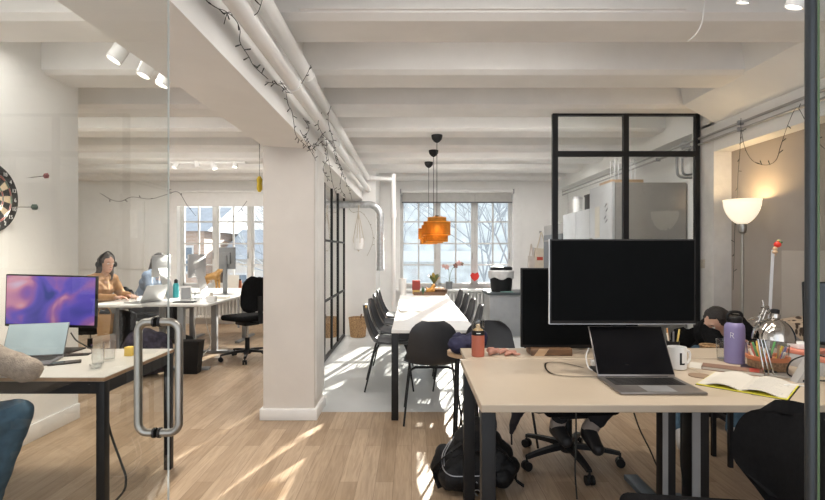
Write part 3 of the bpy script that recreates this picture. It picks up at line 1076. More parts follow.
for y_, l_ in ((1.39, 'nearest the open glass door'), (2.243, 'over the purple monitor'), (3.096, 'left of the pillar')):
    fill_batten((-2.0, y_, 2.745), 1.1, 'short added fill light, unseen between ceiling beams, ' + l_, FILL_POWER * 0.24)
for y_, l_ in ((4.796, 'nearest row'), (6.502, 'middle row'), (7.355, 'row by the windows')):
    fill_batten((-3.4, y_, 2.745), 2.8, 'slim added fill light, unseen between ceiling beams of the left room, ' + l_, FILL_POWER)

# ------------------------------------------------------------------ furniture makers
def make_shell_chair(loc, rz, label, group='black shell chairs around the meeting table'):
    """front of the chair is +y"""
    t = thing('shell_chair', label, 'chair', loc, rz, group)
    def shell(u, v):
        # u across, v from front lip over seat, up the back
        s_ = (u - 0.5) * 2
        if v < 0.5:
            k = v / 0.5
            y = 0.23 - 0.40 * k
            z = 0.455 - 0.028 * math.sin(k * PI) - (0.03 * (1 - k) ** 6)
            w_ = 0.205 + 0.025 * math.sin(k * PI * 0.8)
            z += 0.035 * abs(s_) ** 2.5
        else:
            k = (v - 0.5) / 0.5
            y = -0.17 - 0.075 * (1 - (1 - k) ** 2) - 0.03 * k
            z = 0.455 + 0.355 * k ** 1.15
            w_ = 0.215 * (1 - 0.22 * k) * (1 if k < 0.72 else math.sqrt(max(0.05, 1 - ((k - 0.72) / 0.285) ** 2 * 0.78)))
            y += 0.055 * abs(s_) ** 2 * (0.9 - 0.3 * k)
            z += 0.035 * abs(s_) ** 2.5 * (1 - k)
        return Vector((s_ * w_, y, z))
    MB().m(M_shell).sheet(shell, 14, 26, 0.009).obj('seat_shell', t, 60)
    for sx in (-1, 1):
        for fy, ty in ((0.14, 0.22), (-0.12, -0.25)):
            MB().m(M_black).tube([(sx * 0.13, fy, 0.425), (sx * 0.17, fy + (ty - fy) * 0.12, 0.405), (sx * 0.185, fy + (ty - fy) * 0.3, 0.36), (sx * 0.225, ty, 0.0)], 0.0095, 10, 0.008, smooth=4).obj('leg', t)
    fr = MB().m(M_black)
    fr.bar((-0.14, 0.14, 0.425), (0.14, 0.14, 0.425), 0.018, 0.018)
    fr.bar((-0.14, -0.12, 0.425), (0.14, -0.12, 0.425), 0.018, 0.018)
    fr.bar((0, -0.12, 0.425), (0, 0.14, 0.425), 0.018, 0.018)
    fr.obj('seat_frame', t)
    return t

def make_office_chair(loc, rz, label, seat_z=0.49, back_top=0.98, back_w=0.44, arms=False, mb=None, group=None, round_back=False):
    """front of the chair is +y"""
    fab = mb or M_fabric
    t = thing('office_chair', label, 'office chair', loc, rz, group)
    s = MB().m(fab).box((-0.235, -0.22, seat_z - 0.035), (0.235, 0.24, seat_z + 0.035), 0.032, 4)
    s.warp(lambda c: Vector((c.x * (1 - 0.12 * max(0, -c.y / 0.22)), c.y, c.z - 0.25 * max(0, c.y - 0.12) ** 1.3 + 0.012 * (abs(c.x) / 0.23) ** 2)))
    s.obj('seat', t)
    hb = back_top - seat_z - 0.10
    bk = MB().m(fab)
    def back(u, v):
        s_ = (u - 0.5) * 2
        if round_back:
            ww = back_w / 2 * math.sqrt(max(0.03, 1 - abs(2 * v - 1) ** 3.2 * 0.93)) * (1 - 0.22 * v)
        else:
            ww = back_w / 2 * (1 - 0.10 * v) * math.sqrt(max(0.03, 1 - abs(2 * v - 1) ** 7 * 0.75))
        return Vector((s_ * ww, -0.24 - 0.05 * v + 0.045 * s_ * s_ - 0.035 * math.sin(v * PI) * -1, seat_z + 0.10 + hb * v))
    bk.sheet(back, 16, 18, 0.045)
    bk.obj('backrest', t, 70)
    MB().m(M_blackpl).bar((0, -0.10, seat_z - 0.05), (0, -0.30, seat_z - 0.04), 0.06, 0.02).bar((0, -0.295, seat_z - 0.05), (0, -0.275, seat_z + 0.28), 0.06, 0.018, up=(0, 1, 0)).obj('back_support', t)
    MB().m(M_blackpl).box((-0.10, -0.12, seat_z - 0.09), (0.10, 0.12, seat_z - 0.034), 0.012).tube([(0.08, 0.03, seat_z - 0.06), (0.2, 0.03, seat_z - 0.07), (0.24, 0.03, seat_z - 0.06)], 0.007, 8).obj('mechanism', t)
    MB().m(M_blackpl).cyl((0, 0, 0.09), (0, 0, 0.27), 0.028, None, 18).obj('column_sleeve', t)
    MB().m(M_chrome).cyl((0, 0, 0.26), (0, 0, seat_z - 0.08), 0.015, None, 16).obj('gas_lift', t)
    hub = MB().m(M_blackpl).lathe([(0.045, 0.07), (0.05, 0.10), (0.04, 0.125), (0.03, 0.13)], n=20).obj('star_base', t)
    for k in range(5):
        a = 2 * PI * k / 5 + 0.3
        d = Vector((math.cos(a), math.sin(a), 0))
        b = MB().m(M_blackpl)
        n_ = Vector((-d.y, d.x, 0))
        rings = []
        for q in range(7):
            u = q / 6
            c = d * (0.03 + 0.285 * u) + Vector((0, 0, 0.108 - 0.026 * u ** 2))
            w_ = 0.026 - 0.009 * u
            h_ = 0.020 - 0.008 * u
            rings.append([b.bm.verts.new(c + n_ * w_ * cx + Vector((0, 0, h_ * cz))) for cx, cz in ((-1, -0.8), (1, -0.8), (0.8, 0.8), (-0.8, 0.8))])
        b.skin(rings)
        b.obj('base_arm', t)
        c = MB().m(M_blackpl)
        e = d * 0.315
        nn = n_
        for sg in (-1, 1):
            c.cyl(e + nn * 0.006 * sg + Vector((0, 0, 0.0275)), e + nn * 0.024 * sg + Vector((0, 0, 0.0275)), 0.0275, None, 16)
        c.cyl(e + Vector((0, 0, 0.03)), e + Vector((0, 0, 0.085)), 0.007, None, 8)
        c.ell(e + Vector((0, 0, 0.045)), (0.014, 0.014, 0.018), 8)
        c.obj('caster', t)
    if arms:
        for sx in (-1, 1):
            MB().m(M_blackpl).tube([(sx * 0.2, 0, seat_z - 0.05), (sx * 0.27, 0, seat_z - 0.02), (sx * 0.275, 0, seat_z + 0.19)], 0.013, 8).box((sx * 0.275 - 0.035, -0.12, seat_z + 0.18), (sx * 0.275 + 0.035, 0.13, seat_z + 0.205), 0.01).obj('armrest', t)
    return t

def make_laptop(loc, rz, label, W=0.355, D=0.245, open_deg=112, body=M_silver, screenm=M_screen, lid_only=False):
    """screen faces -y (towards a camera looking along +y)"""
    t = thing('laptop', label, 'laptop', loc, rz)
    MB().m(body).box((-W / 2, -D / 2, 0.0015), (W / 2, D / 2, 0.0125), 0.004).obj('laptop_base', t)
    kb = MB().m(M_blackpl)
    kb.box((-W * 0.43, -D * 0.06, 0.0115), (W * 0.43, D * 0.40, 0.0132), 0.0005, 1)
    nx, ny = 14, 6
    for i in range(nx):
        for j in range(ny):
            x0 = -W * 0.42 + i * W * 0.84 / nx
            y0 = -D * 0.05 + j * D * 0.44 / ny
            kb.box((x0 + 0.001, y0 + 0.001, 0.013), (x0 + W * 0.84 / nx - 0.0015, y0 + D * 0.44 / ny - 0.0015, 0.0145))
    kb.obj('keyboard', t)
    MB().m(mat('trackpad', (0.45, 0.45, 0.46), 0.3, 0.5)).box((-W * 0.17, -D * 0.45, 0.0122), (W * 0.17, -D * 0.1, 0.0130)).obj('trackpad', t)
    a = math.radians(open_deg - 90)
    Mh = Matrix.Translation((0, D / 2 - 0.004, 0.0125)) @ Matrix.Rotation(-a, 4, 'X')
    lid = MB().m(body).box((-W / 2, -0.002, 0.001), (W / 2, 0.005, D * 0.96), 0.0025, M=Mh).obj('laptop_lid', t)
    MB().m(screenm).box((-W * 0.487, -0.0032, 0.010), (W * 0.487, -0.0019, D * 0.945), M=Mh).obj('screen', lid)
    MB().m(M_blackpl).cyl((-W * 0.4, D / 2 - 0.004, 0.0105), (W * 0.4, D / 2 - 0.004, 0.0105), 0.005, None, 10).obj('hinge', t)
    return t

def make_monitor(loc, rz, label, W, Hh, zc, screenm, body=M_blackpl, base=True, tilt=0, name='computer_monitor', white_edge=False, depth=0.022, roll=0, stand_x=0.0, foot='rect', standm=None):
    t = thing(name, label, 'monitor', loc, rz)
    Mt = Matrix.Translation((0, 0, zc)) @ Matrix.Rotation(math.radians(tilt), 4, 'X') @ Matrix.Rotation(math.radians(roll), 4, 'Y')
    p = MB().m(body).box((-W / 2, 0, -Hh / 2), (W / 2, depth, Hh / 2), 0.004, M=Mt)
    p.box((-W * 0.28, depth * 0.8, -Hh * 0.28), (W * 0.28, depth + 0.025, Hh * 0.28), 0.015, M=Mt)
    po = p.obj('monitor_housing', t)
    MB().m(screenm).box((-W / 2 + 0.008, -0.0015, -Hh / 2 + 0.016), (W / 2 - 0.008, 0.001, Hh / 2 - 0.008), M=Mt).obj('screen', t)
    if white_edge:
        MB().m(M_silver).box((-W / 2 - 0.002, 0.002, -Hh / 2 - 0.002), (-W / 2 + 0.0005, depth - 0.002, Hh / 2), M=Mt).box((-W / 2, 0.002, -Hh / 2 - 0.002), (W / 2, depth - 0.002, -Hh / 2 + 0.0005), M=Mt).obj('edge_trim', t)
    if base:
        sm = standm or body
        MB().m(sm).box((stand_x - 0.035, depth + 0.015, 0.008), (stand_x + 0.035, depth + 0.04, zc + 0.04), 0.006).obj('stand', t)
        MB().m(sm).box((stand_x - 0.12, -0.06, 0.0), (stand_x + 0.12, 0.14, 0.010), 0.004).obj('foot', t)
    return t

def tee_desk(name, label, x0, x1, y0, y1, z, topm, legm, colx, coly=None, along='y', edge=None, thick=0.025, cat='desk', group=None, feet=True, colw=0.065):
    cx, cy = (x0 + x1) / 2, (y0 + y1) / 2
    t = thing(name, label, cat, (cx, cy, 0), group=group)
    X0, X1, Y0, Y1 = x0 - cx, x1 - cx, y0 - cy, y1 - cy
    tp = MB().m(topm).box((X0, Y0, z - thick), (X1, Y1, z), 0.002, 1).obj('desktop', t)
    if edge:
        MB().m(edge).box((X0 - 0.0015, Y0 - 0.0015, z - thick + 0.002), (X1 + 0.0015, Y1 + 0.0015, z - 0.004)).obj('desktop_edge', t)
    for c in colx:
        b = MB().m(legm)
        if along == 'y':
            b.box((c - cx - colw / 2, (coly or cy) - cy - 0.035, 0.03), (c - cx + colw / 2, (coly or cy) - cy + 0.035, z - thick), 0.004)
        else:
            b.box(((coly or cx) - cx - 0.035, c - cy - colw / 2, 0.03), ((coly or cx) - cx + 0.035, c - cy + colw / 2, z - thick), 0.004)
        b.obj('leg', t)
        if feet:
            f = MB().m(legm)
            if along == 'y':
                f.box((c - cx - 0.035, Y0 + 0.08, 0), (c - cx + 0.035, Y1 - 0.02, 0.03), 0.005)
            else:
                f.box((X0 + 0.04, c - cy - 0.035, 0), (X1 - 0.02, c - cy + 0.035, 0.03), 0.005)
            f.obj('foot', t)
    r_ = MB().m(legm)
    if along == 'y':
        r_.box((colx[0] - cx, -0.03, z - thick - 0.045), (colx[-1] - cx, 0.03, z - thick), 0.003)
    else:
        r_.box((-0.03, colx[0] - cy, z - thick - 0.045), (0.03, colx[-1] - cy, z - thick), 0.003)
    r_.obj('crossbar', t)
    return t

def four_leg_table(name, label, x0, x1, y0, y1, z, topm, legm, lw=0.05, thick=0.025, inset=0.0, edge=None, cat='table', apron=0.05):
    cx, cy = (x0 + x1) / 2, (y0 + y1) / 2
    t = thing(name, label, cat, (cx, cy, 0))
    X, Y = (x1 - x0) / 2, (y1 - y0) / 2
    MB().m(topm).box((-X, -Y, z - thick), (X, Y, z), 0.002, 1).obj('tabletop', t)
    if edge:
        MB().m(edge).box((-X - 0.0015, -Y - 0.0015, z - thick + 0.002), (X + 0.0015, Y + 0.0015, z - 0.004)).obj('tabletop_edge', t)
    for sx in (-1, 1):
        for sy in (-1, 1):
            a, c = sx * (X - inset), sy * (Y - inset)
            MB().m(legm).box((min(a, a - sx * lw), min(c, c - sy * lw), 0), (max(a, a - sx * lw), max(c, c - sy * lw), z - thick), 0.003).obj('leg', t)
    ap = MB().m(legm)
    i2 = inset + 0.004
    for sy in (-1, 1):
        c = sy * (Y - i2)
        ap.box((-X + inset + lw, min(c, c - sy * 0.025), z - thick - apron), (X - inset - lw, max(c, c - sy * 0.025), z - thick))
    for sx in (-1, 1):
        a = sx * (X - i2)
        ap.box((min(a, a - sx * 0.025), -Y + inset + lw, z - thick - apron), (max(a, a - sx * 0.025), Y - inset - lw, z - thick))
    ap.obj('apron', t)
    return t

# ------------------------------------------------------------------ meeting table and chairs
ZTB = 0.72
t = four_leg_table('meeting_table', 'long white meeting table with black square legs under amber lamps', -0.16, 0.515, 3.90, 7.26, ZTB, M_deskw, M_black, lw=0.055)
for y in (5.02, 6.14):
    pass
sc0 = make_shell_chair((0.165, 4.02, 0), 0.0, 'black shell chair at the near end of the meeting table, seen from behind')
lefts = ['nearest', 'second', 'third', 'farthest']
for i, y in enumerate((4.92, 5.52, 6.15, 6.82)):
    dup(sc0, (-0.21, y, 0), -PI / 2 + (0.05, -0.04, 0.03, -0.02)[i], 'black shell chair on the left side of the white table, %s of four' % lefts[i])
for i, y in enumerate((4.92, 5.50, 6.15, 6.82)):
    dup(sc0, (0.44, y, 0), PI / 2 + (-0.06, 0.03, 0, 0.05)[i], 'black shell chair on the right side of the white table, %s of four' % lefts[i])
dup(sc0, (0.62, 3.55, 0), PI + 0.1, 'black shell chair right behind the orange-red spray bottle', 'black shell chairs around the meeting table')

# ------------------------------------------------------------------ right desks
ZD = 0.75
def deskA():
    cx, cy = 0.845, 2.315
    t = thing('office_desk', 'beige desk holding the open laptop, with black corner legs at left', 'desk', (cx, cy, 0))
    MB().m(M_desk).box((0.272 - cx, 1.91 - cy, ZD - 0.03), (1.42 - cx, 2.72 - cy, ZD), 0.002, 1).obj('desktop', t)
    for y in (1.955, 2.60):
        MB().m(M_black).box((0.276 - cx, y - 0.028 - cy, 0), (0.332 - cx, y + 0.028 - cy, ZD - 0.03), 0.003).obj('leg', t)
    MB().m(M_black).box((0.29 - cx, 1.98 - cy, ZD - 0.075), (0.32 - cx, 2.58 - cy, ZD - 0.03)).box((0.32 - cx, 2.46 - cy, ZD - 0.075), (1.34 - cx, 2.50 - cy, ZD - 0.03)).obj('crossbar', t)
    lg = MB().m(M_black).box((1.24 - cx, 2.415 - cy, 0.03), (1.303 - cx, 2.485 - cy, ZD - 0.03), 0.003).obj('leg', t)
    MB().m(M_greymet).box((1.236 - cx, 2.409 - cy, 0.03), (1.262 - cx, 2.4145 - cy, ZD - 0.03)).obj('leg_cover', lg)
    MB().m(mat('blue_grey_metal', (0.13, 0.17, 0.21), 0.4, 0.4)).box((1.255 - cx, 2.0 - cy, 0), (1.335 - cx, 2.9 - cy, 0.03), 0.005).obj('foot', t)
deskA()
def deskB():
    cx, cy = 2.0, 2.315
    t = thing('office_desk', 'beige desk at right carrying the notebook, chrome lamp and purple bottle', 'desk', (cx, cy, 0))
    MB().m(M_desk).box((1.423 - cx, 1.91 - cy, ZD - 0.03), (2.45 - cx, 2.72 - cy, ZD), 0.002, 1).obj('desktop', t)
    for x in (1.432, 2.38):
        lg = MB().m(M_black).box((x - 0.042 - cx, 2.425 - cy, 0.03), (x + 0.042 - cx, 2.525 - cy, ZD - 0.03), 0.003).obj('leg', t)
        MB().m(M_greymet).box((x - 0.045 - cx, 2.419 - cy, 0.03), (x - 0.005 - cx, 2.4245 - cy, ZD - 0.03)).obj('leg_cover', lg)
        MB().m(MATS['blue_grey_metal']).box((x - 0.035 - cx, 2.0 - cy, 0), (x + 0.035 - cx, 2.68 - cy, 0.03), 0.005).obj('foot', t)
    MB().m(M_black).box((1.432 - cx, 2.47 - cy, ZD - 0.075), (2.38 - cx, 2.51 - cy, ZD - 0.03)).obj('crossbar', t)
deskB()
tee_desk('narrow_desk', 'narrow beige desk strip behind the black monitor', 0.30, 2.45, 2.735, 3.03, ZD, M_desk, M_greymet, [0.345, 2.10, 2.38], coly=2.98, feet=False, colw=0.05)

# big black monitor (screen faces camera)
Dm = 2.38
xc = (549 + 696.5) / 2
p = at(xc, 281.5, Dm)
make_monitor((p.x, Dm, ZD), 0, 'large black 32 inch monitor on the beige desk facing the camera', 0.708, 0.412, p.z - ZD, M_mscreen, white_edge=True, stand_x=0.0)
# rear monitor, seen from the front as plain black panel
p0, p1 = at(521, 268, 2.84), at(521, 347.5, 2.84)
Wm = 0.68
make_monitor((p0.x + Wm / 2, 2.84, ZD), 0, 'black monitor behind the big one, its left part showing', Wm, p0.z - p1.z, (p0.z + p1.z) / 2 - ZD, M_mscreen, base=False)
st = thing('monitor_riser', 'pine riser block under the rear black monitor', 'monitor riser', (0.80, 2.85, ZD))
MB().m(M_walnut).box((-0.115, -0.05, 0.0), (0.12, 0.08, 0.042), 0.003).obj('riser_body', st)
MB().m(M_woodw).prism([(-0.10, 0.001), (-0.045, 0.001), (-0.015, 0.041), (-0.07, 0.041)], 'y', -0.056, -0.0505).obj('painted_highlight', st)  # pale diagonal slip standing in for a highlight on the riser front

make_laptop((at(650, 384, 2.16).x, 2.165, ZD), -0.01, 'open silver laptop with black screen in front of the big monitor', screenm=M_screen, open_deg=121, D=0.262, W=0.362, body=mat('space_grey', (0.26, 0.24, 0.23), 0.35, 0.8))
o = MB().m(M_wire).tube([at(584, 365, 2.5), at(560, 361, 2.62), at(546, 362, 2.60), at(548, 371, 2.43), at(562, 377, 2.34), at(598, 378, 2.32)], 0.004, 8, smooth=6).obj('power_cable')
for v in o.data.vertices: v.co.z = ZD + 0.0045 + (v.co.z - v.co.z)
tag(o, 'black cable curling across the desk left of the laptop', 'cable')
o = MB().m(M_white).tube([(0.93, 2.57, ZD + 0.09), (0.905, 2.54, ZD + 0.05), (0.90, 2.48, ZD + 0.006), (0.93, 2.42, ZD + 0.005), (1.0, 2.38, ZD + 0.005)], 0.0035, 8, smooth=6).obj('charging_cable')
tag(o, 'white cable looping down behind the laptop', 'cable')
# small adapter block seen under big monitor
tp = thing('power_adapter', 'small pale adapter block with dark socket under the big monitor', 'adapter', (0.99, 2.56, ZD))
MB().m(M_white).box((-0.05, -0.02, 0.0), (0.05, 0.02, 0.03), 0.004).box((-0.03, -0.018, 0.03), (0.03, 0.018, 0.20), 0.004).obj('body', tp)
MB().m(M_blackpl).box((-0.02, -0.0215, 0.008), (0.0, -0.0195, 0.02)).obj('socket', tp)

# mug with L
mg = thing('mug', 'white mug with a black letter L right of the laptop', 'mug', (at(677, 369, 2.5).x, 2.5, ZD))
prof = [(0.036, 0.0), (0.043, 0.004), (0.0445, 0.02), (0.0445, 0.112), (0.0415, 0.112), (0.0405, 0.02), (0.03, 0.010)]
MB().m(M_white).lathe(prof, n=36).obj('mug_body', mg)
MB().m(M_white).tube([(0.042, 0.0, 0.09), (0.065, 0.01, 0.088), (0.073, 0.012, 0.06), (0.062, 0.01, 0.03), (0.042, 0, 0.025)], 0.006, 10, smooth=5).obj('handle', mg)
lt = MB().m(M_blackpl)
def onmug(b, x0, x1, z0, z1):
    n = 4
    for i in range(n):
        a0 = -PI / 2 - 0.12 + (x0 + (x1 - x0) * i / n) / 0.0445
        a1 = -PI / 2 - 0.12 + (x0 + (x1 - x0) * (i + 1) / n) / 0.0445
        q = [Vector((0.0452 * math.cos(a), 0.0452 * math.sin(a), z)) for a, z in ((a0, z0), (a1, z0), (a1, z1), (a0, z1))]
        q2 = [Vector((0.0440 * math.cos(a), 0.0440 * math.sin(a), z)) for a, z in ((a0, z0), (a1, z0), (a1, z1), (a0, z1))]
        V = [b.bm.verts.new(p_) for p_ in q + q2]
        fs = [b.bm.faces.new([V[j] for j in f_]) for f_ in ((0, 1, 2, 3), (4, 7, 6, 5), (0, 4, 5, 1), (1, 5, 6, 2), (2, 6, 7, 3), (3, 7, 4, 0))]
        b._fin(fs)
onmug(lt, -0.004, 0.006, 0.028, 0.088)
onmug(lt, 0.006, 0.022, 0.028, 0.036)
lt.obj('letter', mg)

# pencil cup behind mug
pc = thing('pencil_cup', 'small dark cup of pencils behind the mug', 'pencil cup', (at(671, 356, 2.86).x, 2.84, ZD))
MB().m(M_blackpl).lathe([(0.03, 0), (0.035, 0.003), (0.035, 0.08), (0.032, 0.08), (0.031, 0.006)], n=24).obj('cup', pc)
for i in range(6):
    a = i * 1.1
    c = [(0.75, 0.55, 0.12), (0.05, 0.05, 0.05), (0.6, 0.3, 0.12), (0.85, 0.8, 0.7), (0.2, 0.2, 0.22), (0.8, 0.6, 0.2)][i]
    MB().m(mat('pencil_paint_%d' % i, c, 0.5)).cyl((0.015 * math.cos(a), 0.015 * math.sin(a), 0.008), (0.036 * math.cos(a), 0.03 * math.sin(a), 0.125 + 0.012 * (i % 3)), 0.0045, None, 8).obj('pencil', pc)

# purple bottle
Db = 2.63
bt = thing('water_bottle', 'tall purple water bottle with black loop cap on the right desk', 'water bottle', (at(734.5, 363, Db).x, Db, ZD))
M_pur = mat('purple_powdercoat', (0.20, 0.175, 0.34), 0.5, var=0.03)
MB().m(M_pur).lathe([(0.044, 0), (0.0485, 0.004), (0.0485, 0.185), (0.046, 0.202), (0.038, 0.214), (0.034, 0.218), (0.034, 0.222)], n=40).obj('bottle_body', bt)
MB().m(M_blackpl).lathe([(0.0355, 0.218), (0.0365, 0.222), (0.0365, 0.243), (0.030, 0.250), (0.012, 0.252)], n=32).obj('cap', bt)
MB().m(M_blackpl).tube([(-0.038, 0, 0.232), (-0.040, 0, 0.255), (-0.022, 0, 0.272), (0.022, 0, 0.272), (0.040, 0, 0.255), (0.038, 0, 0.232)], 0.0075, 10, smooth=5).obj('cap_loop', bt)
lg = MB().m(M_white)
# little white figure mark on the bottle, at the left of its face
for (xa, za, xb, zb) in ((-0.030, 0.168, -0.030, 0.140), (-0.030, 0.168, -0.020, 0.163), (-0.020, 0.163, -0.022, 0.154), (-0.022, 0.154, -0.030, 0.152), (-0.026, 0.152, -0.018, 0.138)):
    def pc_(x, z):
        return Vector((x, -math.sqrt(0.049 ** 2 - x * x), z))
    lg.tube([pc_(xa - 0.010, za), pc_(xb - 0.010, zb)], 0.0010, 6)
lg.obj('logo', bt)

# tumbler
def tumbler(name, label, loc, r=0.033, h=0.10, group=None):
    t = thing(name, label, 'glass', loc, group=group)
    MB().m(M_tumbler).lathe([(r * 0.8, 0.0), (r * 0.86, 0.002), (r, h), (r - 0.0025, h), (r * 0.8, 0.012)], n=28).obj('glass_wall', t)
    return t
tumbler('drinking_glass', 'clear drinking glass just left of the purple bottle', (at(721.5, 361, 2.70).x, 2.69, ZD), 0.033, 0.115)

# open notebook
nb = thing('notebook', 'open notebook with cream pages and yellow edges on the right desk', 'notebook', (1.50, 2.187, ZD), -0.79)
def page(sgn):
    def f(u, v):
        x = sgn * (u * 0.160)
        z = 0.006 + 0.018 * math.sin(min(1, u * 1.15) * PI) * 0.9 + 0.002 - 0.004 * u
        return Vector((x, (v - 0.5) * 0.295, max(z, 0.006)))
    return f
for sg in (-1, 1):
    o = MB().m(M_paper).sheet(page(sg), 14, 4, 0.004).obj('page_block', nb)
    e = MB().m(mat('yellow_edge', (0.72, 0.66, 0.06), 0.6))
    e.sheet(lambda u, v, sg=sg: Vector((sg * u * 0.164, (v - 0.5) * 0.302, 0.0035 + 0.0 * u)), 10, 4, 0.005)
    e.obj('yellow_pages', nb)
ink = MB().m(mat('pencil_ink', (0.42, 0.41, 0.40), 0.8))
rr = random.Random(5)
for i in range(12):
    v = 0.08 + i * 0.07
    u0, u1 = 0.12 + rr.random() * 0.05, 0.6 + rr.random() * 0.3
    q = [page(1)(u0 + (u1 - u0) * k / 14, v) + Vector((0, 0.002 * math.sin(k * 2.3 + i), 0.0022)) for k in range(15)]
    ink.tube(q, 0.0006, 4)
ink.obj('handwriting', nb)
MB().m(M_blackpl).box((-0.168, -0.153, 0.0), (0.168, 0.153, 0.0015)).obj('cover', nb)

# papers, book, coaster
pp = MB().m(M_paper).box((-0.12, -0.075, 0), (0.12, 0.075, 0.002)).obj('paper_sheet', loc=(at(707, 366, 2.6).x, 2.52, ZD))
pp.rotation_euler = (0, 0, -0.55)
tag(pp, 'white sheet of paper between the mug and the purple bottle', 'paper')
bk = thing('closed_book', 'brown book with a red strip lying in front of the purple bottle', 'book', (at(728, 368, 2.48).x, 2.445, ZD), -0.62)
MB().m(mat('brown_cover', (0.22, 0.13, 0.09), 0.6)).box((-0.13, -0.045, 0), (0.13, 0.045, 0.003)).box((-0.13, -0.045, 0.015), (0.13, 0.045, 0.018)).box((-0.13, -0.045, 0), (-0.127, 0.045, 0.018)).obj('cover', bk)
MB().m(M_paper).box((-0.127, -0.043, 0.003), (0.127, 0.043, 0.015)).obj('pages', bk)
MB().m(mat('red_strip', (0.45, 0.06, 0.04), 0.5)).box((0.07, -0.0455, 0.0178), (0.11, 0.0455, 0.0188)).obj('cover_strip', bk)
pa = MB().m(M_paper).box((-0.13, -0.05, 0), (0.13, 0.05, 0.004)).obj('paper_stack', loc=(at(752, 368, 2.5).x + 0.02, 2.40, ZD))
pa.rotation_euler = (0, 0, -0.72)
tag(pa, 'narrow stack of pale paper lying behind the open notebook', 'paper')
co = MB().m(mat('leather_coaster', (0.25, 0.17, 0.11), 0.6)).lathe([(0.05, 0), (0.05, 0.004)], n=30).obj('coaster', loc=(at(700, 376, 2.35).x, 2.35, ZD))
tag(co, 'round brown coaster between the laptop and the notebook', 'coaster')

# chrome architect lamp
Dl = 2.42
lm = thing('desk_lamp', 'chrome sprung-arm desk lamp with a dome shade beside the pen jar', 'desk lamp', (at(768, 372, 2.36).x, 2.36, ZD))
MB().m(mat('lamp_base_black', (0.03, 0.03, 0.035), 0.3, 0.4)).lathe([(0.085, 0), (0.085, 0.010), (0.075, 0.014), (0.01, 0.016)], (0.05, 0.12, 0), n=32).obj('lamp_base', lm)
ar = MB().m(M_chrome)
A0 = Vector((-0.005, 0.0, 0.005)); 
for dx in (-0.022, 0.0, 0.022):
    ar.cyl(Vector((dx + 0.005, 0.0, 0.002)), Vector((dx * 0.6 - 0.03, 0.02, 0.215)), 0.0045, None, 8)
ar.obj('lower_arm', lm)
ar = MB().m(M_chrome)
for dx in (-0.008, 0.008):
    ar.cyl(Vector((dx - 0.045, 0.02, 0.21)), Vector((dx + 0.01, 0.03, 0.325)), 0.0042, None, 8)
ar.cyl((-0.085, 0.02, 0.265), (-0.01, 0.02, 0.29), 0.004, None, 8)
ar.obj('upper_arm', lm)
jt = MB().m(M_chrome)
for c in ((-0.04, 0.02, 0.215), (0.008, 0.03, 0.325), (0.03, 0.03, 0.30), (-0.05, 0.02, 0.27)):
    MB().m(M_chrome).cyl(Vector(c) + Vector((0, -0.014, 0)), Vector(c) + Vector((0, 0.014, 0)), 0.011, None, 14).obj('joint', lm)
jt.tube([(0.008, 0.03, 0.325), (0.03, 0.03, 0.31), (0.05, 0.02, 0.29), (0.055, 0.01, 0.255)], 0.006, 8, smooth=4)
jt.cyl((0.0, 0.03, 0.33), (-0.005, 0.03, 0.36), 0.003, None, 8)
jt.obj('lamp_yoke', lm)
sp = MB().m(M_chrome)
pts = []
for k in range(90):
    u = k / 89
    a = u * 2 * PI * 15
    c = Vector((-0.055 + 0.035 * u, 0.02, 0.235 + 0.07 * u))
    pts.append(c + Vector((0.006 * math.cos(a), 0.006 * math.sin(a), 0)))
sp.tube(pts, 0.0012, 5)
sp.obj('spring', lm)
Ms = Matrix.Translation((0.012, -0.03, 0.128)) @ Matrix.Rotation(math.radians(-12), 4, 'X')
dome = []
for k in range(15):
    a = PI / 2 * k / 14
    dome.append((0.087 * math.cos(a), 0.012 + 0.098 * math.sin(a)))
prof = [(0.087, 0.0)] + dome[:-2] + [(0.022, 0.110), (0.022, 0.128), (0.018, 0.132)]
Ms = Matrix.Translation((0.018, -0.01, 0.168)) @ Matrix.Rotation(math.radians(8), 4, 'Y') @ Matrix.Rotation(math.radians(-6), 4, 'X')
MB().m(M_chrome).lathe([(0.082, 0.0)] + prof + [(0.01, 0.133)], n=48, M=Ms, caps=False).obj('lamp_shade', lm)
MB().m(M_blackpl).lathe([(0.018, 0.132), (0.018, 0.15), (0.01, 0.155)], n=20, M=Ms).obj('socket_cap', lm)

# jar of pens
jx = at(768, 374, 2.50)
jr = thing('pen_jar', 'glass jar with an orange rim band full of coloured pens', 'pen jar', (at(769, 374, 2.47).x, 2.48, ZD))
MB().m(mat('wicker_jar', (0.33, 0.2, 0.11), 0.7, var=0.4, scale=90, bump=0.6, bscale=120)).lathe([(0.07, 0), (0.083, 0.006), (0.088, 0.055), (0.084, 0.055), (0.076, 0.01)], n=36).obj('jar_base', jr)
MB().m(mat('orange_band', (0.62, 0.22, 0.10), 0.5)).lathe([(0.090, 0.052), (0.094, 0.056), (0.095, 0.072), (0.090, 0.075), (0.085, 0.07), (0.085, 0.055)], n=36).obj('orange_band', jr)
MB().m(M_tumbler).lathe([(0.088, 0.074), (0.092, 0.13), (0.0895, 0.13), (0.0855, 0.074)], n=36, caps=False).obj('glass_rim', jr)
cols = [(0.75, 0.6, 0.08), (0.10, 0.35, 0.10), (0.85, 0.83, 0.78), (0.8, 0.5, 0.1), (0.5, 0.12, 0.1), (0.86, 0.86, 0.8), (0.12, 0.4, 0.14), (0.75, 0.65, 0.15), (0.1, 0.1, 0.1), (0.6, 0.4, 0.25), (0.8, 0.78, 0.7), (0.15, 0.2, 0.4)]
